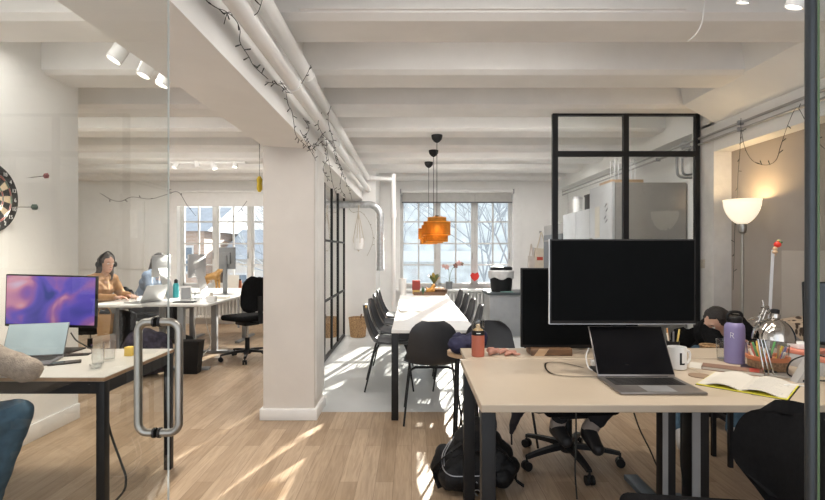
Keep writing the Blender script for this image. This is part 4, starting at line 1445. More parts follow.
for i, c in enumerate(cols):
    a = i * 2 * PI / len(cols)
    p0_ = Vector((0.045 * math.cos(a + 0.4), 0.045 * math.sin(a + 0.4), 0.012))
    p1_ = Vector((0.076 * math.cos(a), 0.076 * math.sin(a), 0.118 + 0.022 * math.sin(i * 2.3)))
    MB().m(mat('pen_colour_%d' % i, c, 0.4)).cyl(p0_, p1_, 0.0055, None, 8).obj('pen', jr)

# translucent ruler with wooden bird head
rx = at(769.5, 300, 2.5)
rl = thing('toy_stick', 'tall translucent strip with a red and green wooden bead bird on top', 'ornament', (at(767, 300, 2.62).x, 2.66, ZD))
bx, bz = 0.0, 0.0
def pl(x, y, D=2.66):
    q = at(x, y, D)
    return q - Vector((rl.location.x, 2.66, ZD))
MB().m(mat('frosted_strip', (0.62, 0.64, 0.66), 0.3, **{'Transmission Weight': 0.2})).bar(pl(767.5, 356), pl(773, 250), 0.016, 0.004).obj('strip', rl)
MB().m(M_woodw).ell(pl(774.5, 252), (0.016, 0.016, 0.010)).ell(pl(775, 249), (0.012, 0.012, 0.012)).cyl(pl(775, 251), pl(775, 256), 0.004).obj('wooden_base', rl)
MB().m(mat('toy_red', (0.62, 0.035, 0.02), 0.35)).ell(pl(777.5, 244.5), (0.018, 0.018, 0.017)).obj('head', rl)
MB().m(mat('toy_green', (0.06, 0.12, 0.04), 0.4)).ell(pl(779.5, 242.5) + Vector((0, -0.004, 0)), (0.011, 0.014, 0.008)).obj('wing', rl)
MB().m(mat('toy_yellow', (0.62, 0.5, 0.2), 0.4)).ell(pl(778.5, 240.5), (0.010, 0.010, 0.005)).obj('cap', rl)

# boxes with orange lids, charger stands, cables, right monitor
M_og = mat('salmon_cover', (0.66, 0.24, 0.17), 0.6)
M_bw = mat('box_greywhite', (0.52, 0.52, 0.53), 0.6)
for (x, y, D, rz, l, w_) in ((806, 352, 2.56, 0.35, 'left', 0.20), (838, 360, 2.35, 0.3, 'right', 0.22)):
    q = at(x, y, D)
    t = thing('flat_box', 'pale box with salmon orange lid at the right edge, %s one' % l, 'box', (q.x + 0.02, D + 0.02, ZD), rz, 'salmon-lidded boxes')
    MB().m(M_bw).box((-w_ / 2, -0.06, 0), (w_ / 2, 0.06, 0.072), 0.002).obj('box_body', t)
    MB().m(M_og).box((-w_ / 2 - 0.002, -0.062, 0.066), (w_ / 2 + 0.002, 0.062, 0.086), 0.002).obj('lid', t)
q = at(810, 338, 2.56)
wb = MB().m(M_white).box((-0.05, -0.04, 0), (0.05, 0.04, 0.03), 0.004).obj('white_case', loc=(q.x - 0.01, 2.60, ZD + 0.0865))
tag(wb, 'small white case on top of the salmon-lidded box', 'box')
ch = thing('charger_stand', 'light grey wedge-shaped stand right of the open notebook', 'stand', (at(808, 385, 2.22).x, 2.24, ZD), -0.1)
MB().m(mat('stand_grey', (0.42, 0.41, 0.40), 0.5)).prism([(-0.045, 0.0), (0.05, 0.0), (0.03, 0.10), (0.015, 0.105)], 'y', -0.02, 0.03).obj('body', ch)
MB().m(M_blackpl).box((-0.02, -0.021, 0.006), (0.0, -0.0195, 0.016)).obj('socket', ch)
o = MB().m(M_wire).tube([(2.0, 2.35, ZD + 0.09), (1.92, 2.36, ZD + 0.10), (1.83, 2.36, ZD + 0.07), (1.79, 2.33, ZD + 0.015), (1.83, 2.28, ZD + 0.005), (1.93, 2.25, ZD + 0.005), (2.05, 2.3, ZD + 0.02)], 0.0035, 8, smooth=6).obj('monitor_cable')
tag(o, 'black cable arching behind the dark post at the right edge', 'cable')
o = MB().m(M_white).tube([(1.58, 2.12, ZD + 0.004), (1.64, 2.15, ZD + 0.012), (1.70, 2.17, ZD + 0.006), (1.78, 2.14, ZD + 0.004)], 0.003, 8, smooth=6).obj('white_lead')
tag(o, 'short white lead on the desk at the right edge', 'cable')
qa, qb = at(816, 293, 2.42), at(816, 350, 2.42)
make_monitor((qa.x + 0.36, 2.52, ZD), -0.35, 'dark monitor at the right edge of the picture behind the post', 0.56, 0.33, (qa.z + qb.z) / 2 - ZD + 0.02, mat('bluegrey_screen', (0.03, 0.04, 0.055), 0.2), tilt=-4)

# spray bottle and pink cloth on the narrow desk
Ds = 2.80
sb = thing('spray_bottle', 'orange-red bottle with black band and clear cap left of the rear monitor', 'bottle', (at(478, 356.5, Ds).x, Ds, ZD))
MB().m(mat('brick_red', (0.42, 0.12, 0.075), 0.45)).lathe([(0.034, 0), (0.037, 0.004), (0.037, 0.125)], n=30).obj('bottle_body', sb)
MB().m(M_blackpl).lathe([(0.0373, 0.122), (0.0376, 0.124), (0.0376, 0.146), (0.0373, 0.148)], n=30).obj('label_band', sb)
MB().m(M_white).box((-0.014, -0.0380, 0.133), (0.010, -0.0372, 0.137)).obj('label_text', sb)
MB().m(mat('amber_nozzle', (0.42, 0.28, 0.12), 0.4)).lathe([(0.033, 0.146), (0.022, 0.156), (0.013, 0.160), (0.012, 0.178), (0.008, 0.182)], n=24).obj('nozzle', sb)
MB().m(M_tumbler).lathe([(0.036, 0.148), (0.037, 0.205), (0.0355, 0.207), (0.034, 0.205), (0.034, 0.148)], n=30).obj('cap', sb)
def lump(name, label, cat, loc, rad, material, n=9, seed=1, disp=0.02, vox=0.010, parts=None, flat=True):
    rr = random.Random(seed)
    caps = []
    for i in range(n):
        a = Vector((rr.uniform(-1, 1) * rad[0] * 0.75, rr.uniform(-1, 1) * rad[1] * 0.75, rr.uniform(0.35, 0.8) * rad[2]))
        c = a + Vector((rr.uniform(-.3, .3) * rad[0], rr.uniform(-.3, .3) * rad[1], rr.uniform(-.3, .1) * rad[2]))
        r_ = rad[2] * rr.uniform(0.35, 0.55)
        a.z = max(a.z, r_); c.z = max(c.z, r_)
        caps.append((a, r_, c, r_))
    o = blob(name, caps, vox, material, None, 3, disp=disp, dsc=18)
    mz = min(v.co.z for v in o.data.vertices)
    for v in o.data.vertices:
        v.co.z = max(v.co.z, 0.0) if flat else v.co.z
    o.location = loc
    tag(o, label, cat)
    return o
lump('pink_cloth', 'crumpled salmon pink cloth on the desk left of the pine riser', 'cloth', (at(505, 357, 2.83).x, 2.84, ZD), (0.12, 0.07, 0.032), mat('salmon_cloth', (0.42, 0.21, 0.16), 0.9, var=0.15, bump=0.3, bscale=200), n=12, disp=0.006, vox=0.006)

# basket on the floor side behind (wicker), storage box and leopard throw
wk = thing('wicker_basket', 'small round wicker basket behind the desk left of the purple bottle', 'basket', (at(709, 347, 3.14).x + 0.0, 3.14, 0.545))
MB().m(M_wicker).lathe([(0.04, 0), (0.045, 0.01), (0.052, 0.19), (0.050, 0.205), (0.046, 0.20), (0.04, 0.02)], n=28).obj('basket_body', wk)
MB().m(M_wicker).tube([Vector((0.051 * math.cos(a), 0.051 * math.sin(a), 0.2)) for a in [2 * PI * k / 28 for k in range(28)]], 0.007, 8, closed=True).obj('basket_rim', wk)
sl = thing('side_table', 'small low table behind the desks carrying the wicker basket', 'side table', (wk.location.x, 3.145, 0))
MB().m(M_woodw).box((-0.10, -0.10, 0.525), (0.10, 0.10, 0.545), 0.003).obj('tabletop', sl)
for sx in (-1, 1):
    for sy in (-1, 1):
        MB().m(M_black).box((sx * 0.085 - 0.012, sy * 0.085 - 0.012, 0), (sx * 0.085 + 0.012, sy * 0.085 + 0.012, 0.525)).obj('leg', sl)

gb = thing('storage_cabinet', 'low grey storage cabinet against the taupe wall behind the pens', 'cabinet', (2.68, 3.05, 0))
M_gcab = mat('cabinet_grey', (0.30, 0.275, 0.255), 0.7)
MB().m(M_gcab).box((-0.15, -0.75, 0.0), (0.17, 0.42, 0.86), 0.004).obj('cabinet_body', gb)
MB().m(M_gcab).box((-0.158, -0.73, 0.03), (-0.151, -0.17, 0.84), 0.002).obj('door', gb)
MB().m(M_gcab).box((-0.158, -0.15, 0.03), (-0.151, 0.40, 0.84), 0.002).obj('door', gb)
def leopard():
    m, t, b = _new('leopard_cloth')
    L = t.links.new
    tcn = t.nodes.new('ShaderNodeTexCoord')
    v = t.nodes.new('ShaderNodeTexVoronoi')
    v.inputs['Scale'].default_value = 24
    L(tcn.outputs['Object'], v.inputs['Vector'])
    r = t.nodes.new('ShaderNodeValToRGB')
    r.color_ramp.elements[0].color = (0.05, 0.03, 0.02, 1)
    r.color_ramp.elements[0].position = 0.38
    r.color_ramp.elements[1].color = (0.5, 0.40, 0.30, 1)
    r.color_ramp.elements[1].position = 0.5
    L(v.outputs['Distance'], r.inputs['Fac'])
    L(r.outputs[0], b.inputs['Base Color'])
    b.inputs['Roughness'].default_value = 0.9
    return m
M_leo = leopard()
def throw(u, v):
    x = 2.50 + 0.30 * u
    z = 0.875 + 0.012 * math.sin(v * 17 + u * 5) + 0.01 * math.sin(v * 41)
    if u < 0.25:
        x = 2.495 - 0.012 * math.sin(v * 30)
        z = 0.875 - (0.25 - u) * 0.35 + 0.012 * math.sin(v * 17)
    return Vector((x, 2.42 + 1.0 * v, z + 0.004))
o = MB().m(M_leo).sheet(throw, 14, 50, 0.008).obj('patterned_throw')
tag(o, 'leopard-patterned throw spread over the low grey cabinet', 'blanket')

# ------------------------------------------------------------------ chair in front, right bottom
make_office_chair((0.97, 1.56, 0), PI / 2 - 0.14, 'black fabric office chair in the right foreground, turned away left', seat_z=0.43, back_top=0.845, back_w=0.56, round_back=True)
# second dark monitor edge area under desk: under-desk cable
for (pts, l) in (([at(634, 413, 2.5), at(640, 430, 2.5), at(650, 450, 2.5), at(659, 470, 2.5), at(668, 482, 2.52)], 'black cable hanging under the desk beside the left steel leg'),
                 ([at(681, 413, 2.5), at(681, 440, 2.5), at(681, 465, 2.5), at(685, 490, 2.5)], 'thin dark cable hanging between the two steel desk legs'),
                 ([at(576, 413, 2.4), at(576, 445, 2.4), at(575, 470, 2.4), at(577, 499, 2.4)], 'thin dark cable dropping straight from desk edge over the chair base')):
    o = MB().m(M_wire).tube(pts, 0.004, 8, smooth=5).obj('loose_cable')
    tag(o, l, 'cable')

# backpack
bp_ = thing('backpack', 'black backpack on the floor behind the left desk legs', 'backpack', (0.34, 2.83, 0))
M_bag = mat('black_nylon', (0.008, 0.008, 0.009), 0.5, var=0.3, scale=20, bump=0.7, bscale=30, **{'Specular IOR Level': 0.25})
blob('bag_body', [((-0.10, 0.02, 0.10), 0.10, (0.14, 0.04, 0.10), 0.10), ((-0.08, 0.02, 0.14), 0.10, (0.10, 0.04, 0.22), 0.10), ((-0.02, 0.02, 0.24), 0.085, (0.06, 0.03, 0.30), 0.085), ((0.14, 0.0, 0.1), 0.09, (0.18, 0.02, 0.18), 0.07)], 0.012, M_bag, bp_, 4, disp=0.008, dsc=14)
blob('front_pocket', [((-0.12, -0.09, 0.09), 0.075, (0.05, -0.10, 0.09), 0.08), ((-0.10, -0.08, 0.13), 0.06, (0.03, -0.09, 0.17), 0.06)], 0.010, M_bag, bp_, 3, disp=0.006, dsc=18)
blob('side_pocket', [((0.17, -0.06, 0.07), 0.06, (0.22, -0.02, 0.12), 0.06)], 0.010, M_bag, bp_, 3, disp=0.006, dsc=20)
blob('side_pocket', [((-0.18, 0.0, 0.10), 0.05, (-0.16, 0.0, 0.2), 0.04)], 0.010, M_bag, bp_, 3, disp=0.006, dsc=20)
for pts in ([(-0.06, -0.10, 0.28), (-0.13, -0.13, 0.24), (-0.19, -0.10, 0.17), (-0.21, -0.06, 0.10), (-0.18, -0.1, 0.03)], [(0.14, -0.05, 0.24), (0.2, -0.08, 0.2), (0.24, -0.06, 0.12), (0.25, -0.03, 0.05), (0.30, -0.04, 0.012)]):
    P_ = catmull([Vector(q_) for q_ in pts], 6)
    sr = MB().m(M_blackpl)
    for a_, c_ in zip(P_[:-1], P_[1:]):
        sr.bar(a_, c_, 0.03, 0.006)
    sr.obj('strap', bp_)
zp = MB().m(mat('zip_grey', (0.35, 0.35, 0.37), 0.35, 0.5))
zp.tube([(-0.115, -0.02, 0.27), (-0.165, -0.075, 0.21), (-0.165, -0.125, 0.15), (-0.12, -0.16, 0.125), (-0.03, -0.175, 0.13), (0.05, -0.17, 0.13)], 0.003, 6, smooth=6)
zp.tube([(-0.10, -0.06, 0.30), (-0.155, -0.1, 0.22), (-0.16, -0.14, 0.17)], 0.003, 6, smooth=5)
zp.obj('zip', bp_)
ld_ = MB().m(mat('rope_grey', (0.3, 0.3, 0.3), 0.7)).tube([(0.02, -0.17, 0.02), (0.0, -0.165, 0.04), (0.02, -0.185, 0.06), (0.05, -0.18, 0.03), (0.03, -0.17, 0.08), (0.01, -0.18, 0.1)], 0.003, 6, smooth=5)
ld_.obj('cord', bp_)

# ------------------------------------------------------------------ people
M_skin = mat('skin', (0.56, 0.34, 0.25), 0.5, var=0.05, **{'Subsurface Weight': 0.08})
M_lip = mat('lips', (0.45, 0.17, 0.14), 0.45)
M_eyew = mat('eye_white', (0.75, 0.74, 0.72), 0.3)
M_iris = mat('iris', (0.05, 0.03, 0.02), 0.2)

def frame_of(f, up=(0, 0, 1)):
    f = Vector(f).normalized()
    x = f.cross(Vector(up)).normalized()
    u = x.cross(f)
    return x, f, u       # right, forward, up

def hand_caps(wr, d, palm_n, s=1.0, curl=0.35, side=1):
    """palm plus five tapered bent fingers; d = along the hand, palm_n = palm normal"""
    d = Vector(d).normalized()
    n = Vector(palm_n)
    n = (n - d * n.dot(d)).normalized()
    a = d.cross(n).normalized() * side      # toward the thumb
    caps = []
    for k in (-0.03, -0.01, 0.01, 0.03):
        caps.append((wr + a * k * 0.75 * s, 0.016 * s, wr + d * 0.085 * s + a * k * s, 0.0125 * s))
    for k, L in ((0.031, 0.075), (0.0105, 0.085), (-0.0105, 0.078), (-0.031, 0.06)):
        p = wr + d * 0.088 * s + a * k * s
        d1 = (d + n * curl + a * k * 1.2).normalized()
        q = p + d1 * L * 0.45 * s
        d2 = (d1 + n * curl * 1.4).normalized()
        r_ = q + d2 * L * 0.32 * s
        d3 = (d2 + n * curl * 1.2).normalized()
        e = r_ + d3 * L * 0.25 * s
        caps += [(p, 0.0092 * s, q, 0.0085 * s), (q, 0.0085 * s, r_, 0.0078 * s), (r_, 0.0078 * s, e, 0.0066 * s)]
    p = wr + d * 0.022 * s + a * 0.028 * s
    q = p + (a * 0.8 + d * 0.75 + n * 0.25).normalized() * 0.042 * s
    e = q + (a * 0.35 + d * 1.0 + n * 0.3).normalized() * 0.032 * s
    f = e + (a * 0.1 + d * 1.0 + n * 0.35).normalized() * 0.024 * s
    caps += [(p, 0.015 * s, q, 0.0115 * s), (q, 0.0112 * s, e, 0.0095 * s), (e, 0.0095 * s, f, 0.008 * s)]
    return caps

def person(label, loc, J, shirt, trousers, shoe, hairm, hair='long', sleeve=0.98, hand_n=((0, 0, -1), (0, 0, -1)), curl=0.35, shirt_open=None, sock=None, hem=1.0, headset=False):
    """J: joints in local coordinates. keys: pelvis chest neck head look sh el wr hip kn an toe ([left,right] pairs)"""
    t = thing('person', label, 'person', loc)
    V_ = lambda k: Vector(J[k])
    pel, che, nec, hd = V_('pelvis'), V_('chest'), V_('neck'), V_('head')
    pair = lambda k: [Vector(J[k][0]), Vector(J[k][1])]
    sh, el, wr, hip, kn, an, toe = (pair(k) for k in ('sh', 'el', 'wr', 'hip', 'kn', 'an', 'toe'))
    hr, hf, hu = frame_of(J['look'], (nec * -1 + hd) if False else J.get('hup', (0, 0, 1)))
    sp_ = che - pel
    right = (sh[1] - sh[0]).normalized()
    caps = [(pel - right * 0.06, 0.115, pel + right * 0.06, 0.115), (pel, 0.12, che, 0.115), (che - right * 0.06, 0.105, che + right * 0.06, 0.105),
            (che - right * 0.04, 0.11, (che + nec) / 2, 0.09), (che, 0.1, nec, 0.055), (nec, 0.052, hd - hu * 0.06, 0.05)]
    for i in range(2):
        caps += [(nec + (sh[i] - nec) * 0.3, 0.05, sh[i], 0.055), (sh[i], 0.054, el[i], 0.040), (el[i], 0.040, wr[i], 0.026)]
        caps += [(che, 0.09, sh[i], 0.06)]
        hd_d = (wr[i] - el[i]).normalized() if 'hand' not in J else Vector(J['hand'][i])
        caps += hand_caps(wr[i], hd_d, hand_n[i], 1.0, curl, 1 if i == 0 else -1)
        caps += [(hip[i], 0.095, kn[i], 0.062), (kn[i], 0.060, an[i], 0.040), (an[i], 0.042, toe[i], 0.030)]
    def head(b):
        R = Matrix((hr, hf, hu)).transposed().to_4x4()
        b.ell(hd + hf * -0.005 + hu * 0.02, (0.074, 0.094, 0.098), 22, M=R)
        b.ell(hd + hf * 0.022 - hu * 0.045, (0.056, 0.064, 0.066), 18, M=R)
        b.ell(hd + hf * 0.055 - hu * 0.088, (0.026, 0.025, 0.020), 12, M=R)
        b.cyl(hd + hf * 0.086 + hu * 0.018, hd + hf * 0.104 - hu * 0.022, 0.007, 0.013, 10)
        b.ell(hd + hf * 0.102 - hu * 0.026, (0.015, 0.014, 0.010), 10, M=R)
        b.ell(hd + hf * 0.080 - hu * 0.053, (0.024, 0.013, 0.012), 10, M=R)
        b.ell(hd + hf * 0.078 + hu * 0.042, (0.050, 0.014, 0.008), 10, M=R)
        for s_ in (-1, 1):
            b.ell(hd + hr * 0.075 * s_ - hf * 0.005 - hu * 0.008, (0.010, 0.018, 0.030), 10, M=R)
    blob('body', caps, 0.0068, M_skin, t, 3, extra=head)
    R = Matrix((hr, hf, hu)).transposed().to_4x4()
    for s_ in (-1, 1):
        c = hd + hf * 0.081 + hr * 0.031 * s_ + hu * 0.016
        MB().m(M_eyew).ell(c, (0.0125, 0.008, 0.007), 12, M=R).m(M_iris).ell(c + hf * 0.0052, (0.0052, 0.0042, 0.0052), 10, M=R).obj('eye', t)
        MB().m(hairm).tube([c + hu * 0.020 - hr * 0.014 + hf * 0.004, c + hu * 0.025 + hf * 0.007, c + hu * 0.020 + hr * 0.014 + hf * 0.003], 0.0028, 6, smooth=3).obj('eyebrow', t)
    MB().m(M_lip).ell(hd + hf * 0.092 - hu * 0.050, (0.021, 0.006, 0.0045), 12, M=R).ell(hd + hf * 0.092 - hu * 0.058, (0.018, 0.006, 0.0045), 12, M=R).obj('mouth', t)
    # shirt
    o_ = 0.014
    sc_ = [(pel + sp_ * 0.02 - right * 0.06, 0.118 + o_, pel + sp_ * 0.02 + right * 0.06, 0.118 + o_), (pel, 0.12 + o_, che, 0.115 + o_), (che - right * 0.07, 0.105 + o_, che + right * 0.07, 0.105 + o_), (che, 0.1 + o_, nec - (nec - che) * 0.25, 0.065 + o_)]
    for i in range(2):
        e_ = el[i] + (wr[i] - el[i]) * sleeve
        sc_ += [(nec + (sh[i] - nec) * 0.35, 0.052 + o_, sh[i], 0.055 + o_), (che, 0.09 + o_, sh[i], 0.06 + o_), (sh[i], 0.056 + o_, el[i], 0.043 + o_), (el[i], 0.043 + o_, e_, 0.032 + o_ * 0.8)]
    blob('shirt', sc_, 0.010, shirt, t, 3, disp=0.006, dsc=16)
    if shirt_open:
        pass
    tc_ = [(pel - right * 0.07, 0.118 + 0.008, pel + right * 0.07, 0.118 + 0.008)]
    for i in range(2):
        e_ = kn[i] + (an[i] - kn[i]) * hem
        tc_ += [(pel + right * (0.07 if i else -0.07), 0.11, hip[i], 0.105), (hip[i], 0.105, kn[i], 0.075), (kn[i], 0.074, e_, 0.058)]
    blob('trousers', tc_, 0.011, trousers, t, 3, disp=0.006, dsc=14)
    for i in range(2):
        d = (toe[i] - an[i])
        dn = Vector((d.x, d.y, 0)).normalized() if Vector((d.x, d.y, 0)).length > 0.02 else d.normalized()
        so = blob('shoe', [(an[i] + Vector((0, 0, 0.0)), 0.048, an[i] - dn * 0.03 - Vector((0, 0, 0.035)), 0.040), (an[i] - dn * 0.03 - Vector((0, 0, 0.035)), 0.040, toe[i], 0.040), (an[i], 0.046, toe[i], 0.036)], 0.008, shoe, t, 3)
        if sock:
            blob('sock', [(an[i] + (kn[i] - an[i]) * 0.02, 0.050, an[i] + (kn[i] - an[i]) * 0.35, 0.052)], 0.008, sock, t, 2)
    # hair
    hc = [(hd + hu * 0.045 - hf * 0.012, 0.0875, hd - hf * 0.035 + hu * 0.02, 0.085), (hd - hf * 0.045 - hu * 0.01, 0.072, hd - hf * 0.05 - hu * 0.05, 0.055)]
    if hair == 'long':
        for s_ in (-1, 1):
            hc += [(hd + hr * 0.068 * s_ + hu * 0.02 - hf * 0.01, 0.032, hd + hr * 0.080 * s_ - hu * 0.12 - hf * 0.01, 0.032), (hd + hr * 0.080 * s_ - hu * 0.12 - hf * 0.01, 0.034, hd + hr * 0.075 * s_ - hu * 0.20 + hf * 0.0, 0.026)]
        hc += [(hd - hf * 0.07, 0.06, hd - hf * 0.075 - hu * 0.2, 0.05)]
    elif hair == 'bun':
        hc += [(hd - hf * 0.10 + hu * 0.05, 0.04, hd - hf * 0.11 + hu * 0.055, 0.04)]
    def cut(o):
        for v in o.data.vertices:
            q = v.co - hd
            f_ = q.dot(hf)
            u_ = q.dot(hu)
            if f_ > 0.045 and u_ < 0.075:
                v.co -= hf * (f_ - 0.040)
    ho_ = blob('hair', hc, 0.009, hairm, t, 3, disp=0.006, dsc=30)
    cut(ho_)
    if headset:
        hs = MB().m(M_blackpl)
        hs.tube([hd + hr * 0.092 - hu * 0.01, hd + hr * 0.085 + hu * 0.08, hd + hu * 0.15, hd - hr * 0.085 + hu * 0.08, hd - hr * 0.092 - hu * 0.01], 0.009, 8, smooth=5)
        for s_ in (-1, 1):
            hs.cyl(hd + hr * 0.085 * s_ - hu * 0.01, hd + hr * 0.115 * s_ - hu * 0.01, 0.036, None, 18)
        hs.obj('headphones', t)
    return t

def seated(face, lean=0.12, hipz=0.55, arm_fwd=0.36, arm_z=0.80, knee_fwd=0.44, foot_fwd=0.40, spread=0.10, look=None, headz=0.0, asym=0.0):
    """seated pose facing unit vector `face` in the ground plane; origin at the floor under the pelvis"""
    f = Vector((face[0], face[1], 0)).normalized()
    r_ = Vector((f.y, -f.x, 0))       # right hand side
    Z = Vector((0, 0, 1))
    J = {}
    J['pelvis'] = Z * hipz
    J['chest'] = Z * (hipz + 0.33) + f * lean
    J['neck'] = Z * (hipz + 0.50) + f * (lean * 1.5)
    J['head'] = Z * (hipz + 0.645 + headz) + f * (lean * 1.5 + 0.05)
    J['look'] = look or (f - Z * 0.15)
    J['sh'] = [Z * (hipz + 0.445) + f * lean * 1.35 + r_ * s * 0.175 for s in (-1, 1)]
    J['el'] = [Z * (arm_z + 0.03) + f * (lean * 1.3 + 0.08) + r_ * s * 0.24 for s in (-1, 1)]
    J['wr'] = [Z * (arm_z + 0.035) + f * (arm_fwd + (asym if s > 0 else 0)) + r_ * s * 0.13 for s in (-1, 1)]
    J['hip'] = [Z * (hipz - 0.0) + f * 0.06 + r_ * s * 0.09 for s in (-1, 1)]
    J['kn'] = [Z * (hipz - 0.02) + f * knee_fwd + r_ * s * spread for s in (-1, 1)]
    J['an'] = [Z * 0.09 + f * foot_fwd + r_ * s * spread for s in (-1, 1)]
    J['toe'] = [Z * 0.04 + f * (foot_fwd + 0.15) + r_ * s * (spread + 0.03) for s in (-1, 1)]
    return J

M_hairb = mat('black_hair', (0.018, 0.014, 0.013), 0.55, var=0.3, scale=80, bump=0.6, bscale=120)
M_hairbr = mat('dark_brown_hair', (0.05, 0.035, 0.028), 0.55, var=0.3, scale=80, bump=0.6, bscale=120)
M_tan = mat('tan_knit', (0.42, 0.24, 0.12), 0.9, var=0.12, bump=0.4, bscale=150)
M_darkp = mat('dark_trousers', (0.02, 0.02, 0.024), 0.9, var=0.2)
M_jeans = mat('blue_jeans', (0.05, 0.10, 0.15), 0.85, var=0.25, scale=25, bump=0.3, bscale=250)
M_denim = mat('denim_shirt', (0.20, 0.26, 0.36), 0.9, var=0.1)
M_greyk = mat('grey_brown_knit', (0.27, 0.225, 0.19), 0.95, var=0.2, scale=50, bump=0.6, bscale=160)
M_shoe = mat('black_shoe', (0.02, 0.02, 0.022), 0.5)
M_sock = mat('beige_sock', (0.42, 0.36, 0.32), 0.9, bump=0.3, bscale=200)
M_greyshoe = mat('grey_sneaker', (0.40, 0.39, 0.38), 0.7)

# woman in tan cardigan at the left desks
P1 = Vector((-3.95, 6.05, 0))
J = seated((1, -0.12), lean=0.10, arm_fwd=0.40, arm_z=0.76, look=Vector((1, -0.45, -0.22)))
person('woman with long dark hair in a tan cardigan typing at the white desks', P1, J, M_tan, M_darkp, M_shoe, M_hairbr, 'long', headset=True)
make_office_chair((P1.x - 0.02, P1.y, 0), -PI / 2, 'black office chair under the woman in the tan cardigan', seat_z=0.42, back_top=0.80)
# woman in denim at the far desk
P2 = Vector((-4.00, 7.22, 0))
J = seated((1, -0.05), lean=0.16, arm_fwd=0.38, arm_z=0.76, look=Vector((1, -0.25, -0.35)), knee_fwd=0.46, foot_fwd=0.55)
person('person with dark hair and denim top behind the white all-in-one screen', P2, J, M_denim, M_darkp, M_shoe, M_hairb, 'long')
make_office_chair((P2.x - 0.02, P2.y, 0), -PI / 2, 'black office chair under the person in denim by the far left window', seat_z=0.42, back_top=0.80)

# person cut off by the left edge
P3 = Vector((-2.28, 2.02, 0))
J = seated((0.25, 1), lean=0.14, hipz=0.53, arm_fwd=0.42, arm_z=0.75, knee_fwd=0.40, foot_fwd=0.28, spread=0.14)
el = at(27, 366, 2.28) - P3
J['sh'][1] = Vector((0.17, 0.13, 0.98))
J['el'][1] = Vector((at(25, 364, 2.24).x - P3.x, 0.24, 0.80))
J['wr'][1] = Vector((0.05, 0.52, 0.81))
J['kn'][1] = Vector((at(-6, 411, 2.2).x - P3.x, 0.30, 0.575))
J['an'][1] = Vector((at(-14, 488, 2.35).x - P3.x, 0.30, 0.10))
J['toe'][1] = Vector((at(-2, 492, 2.4).x - P3.x, 0.42, 0.05))
person('person in grey-brown sweater and jeans cut off by the left edge of the picture', P3, J, M_greyk, M_jeans, M_shoe, M_hairbr, 'short')
make_office_chair((P3.x, P3.y - 0.04, 0), -0.2, 'black office chair under the person at the left edge', seat_z=0.40, back_top=0.80)

# person hidden behind the monitors
P4 = Vector((1.13, 3.42, 0))
J = seated((-0.05, -1), lean=0.02, hipz=0.53, arm_fwd=0.30, arm_z=0.78, knee_fwd=0.33, foot_fwd=0.30)
J['head'] = Vector((0.04, -0.04, 1.13))
J['neck'] = Vector((0.02, -0.02, 1.01))
J['kn'][0] = Vector((0.13, -0.42, 0.50))      # his right/left order: index0 = r_*-1
J['an'][0] = Vector((-0.03, -0.38, 0.24))
J['toe'][0] = Vector((-0.02, -0.50, 0.17))
J['kn'][1] = Vector((-0.16, -0.34, 0.50))
J['an'][1] = Vector((-0.19, -0.26, 0.22))
J['toe'][1] = Vector((-0.17, -0.38, 0.17))
person('person in black trousers and beige socks seated behind the big monitor', P4, J, M_fabric, M_darkp, M_shoe, M_hairb, 'short', sock=M_sock, hem=0.72)
make_office_chair((P4.x - 0.13, P4.y - 0.28, 0), PI + 0.1, 'black office chair with star base under the beige desk, seen below the laptop', seat_z=0.40, back_top=0.9)

# person slumped behind the purple bottle
P5 = Vector((2.40, 3.90, 0))
hd5 = at(717.5, 322, 3.72) - P5
J = seated((-0.25, -1), lean=0.16, hipz=0.52, arm_fwd=0.22, arm_z=0.60, knee_fwd=0.40, foot_fwd=0.42)
J['chest'] = Vector((-0.02, -0.09, 0.72))
J['neck'] = Vector((-0.08, -0.16, 0.84))
J['head'] = Vector((hd5.x + 0.0, hd5.y, hd5.z - 0.01))
J['look'] = Vector((-0.85, -0.30, -0.5))
J['sh'] = [Vector((0.12, -0.10, 0.79)), Vector((-0.12, -0.15, 0.76))]
J['el'] = [Vector((0.19, -0.32, 0.62)), Vector((-0.15, -0.30, 0.60))]
J['wr'] = [Vector((0.05, -0.43, 0.66)), Vector((-0.14, -0.42, 0.68))]
J['kn'] = [Vector((-0.02, -0.42, 0.50)), Vector((-0.30, -0.36, 0.49))]
J['an'] = [Vector((-0.12, -0.44, 0.10)), Vector((-0.53, -0.50, 0.12))]
J['toe'] = [Vector((-0.2, -0.55, 0.04)), Vector((-0.58, -0.62, 0.045))]
person('person in black leaning low behind the purple bottle, dark hair', P5, J, M_fabric, M_jeans, M_greyshoe, M_hairb, 'short')
make_office_chair((2.34, 3.80, 0), PI, 'black office chair with chrome gas lift under the right desk', seat_z=0.40, back_top=0.70)

# dark coat on the shell chair behind the spray bottle and navy jacket
co_ = thing('dark_coat', 'dark coat hanging over the shell chair under the beige desk', 'coat', (0.62, 3.36, 0))
M_coat = mat('coat_cloth', (0.028, 0.024, 0.028), 0.9, var=0.2, bump=0.3, bscale=80)
blob('coat_body', [((-0.10, 0.0, 0.50), 0.035, (-0.12, -0.14, 0.45), 0.04), ((-0.12, -0.15, 0.44), 0.045, (-0.10, -0.20, 0.19), 0.032), ((0.08, -0.14, 0.46), 0.06, (0.07, -0.20, 0.33), 0.05), ((0.07, -0.20, 0.33), 0.05, (0.02, -0.22, 0.19), 0.018), ((-0.1, -0.12, 0.48), 0.04, (0.12, -0.12, 0.48), 0.04), ((-0.05, 0, 0.52), 0.035, (0.12, 0.02, 0.52), 0.035)], 0.010, M_coat, co_, 3, disp=0.012, dsc=12)
MB().m(M_coat).tube([(0.02, -0.22, 0.19), (0.022, -0.22, 0.11)], 0.006, 6).obj('belt_end', co_)
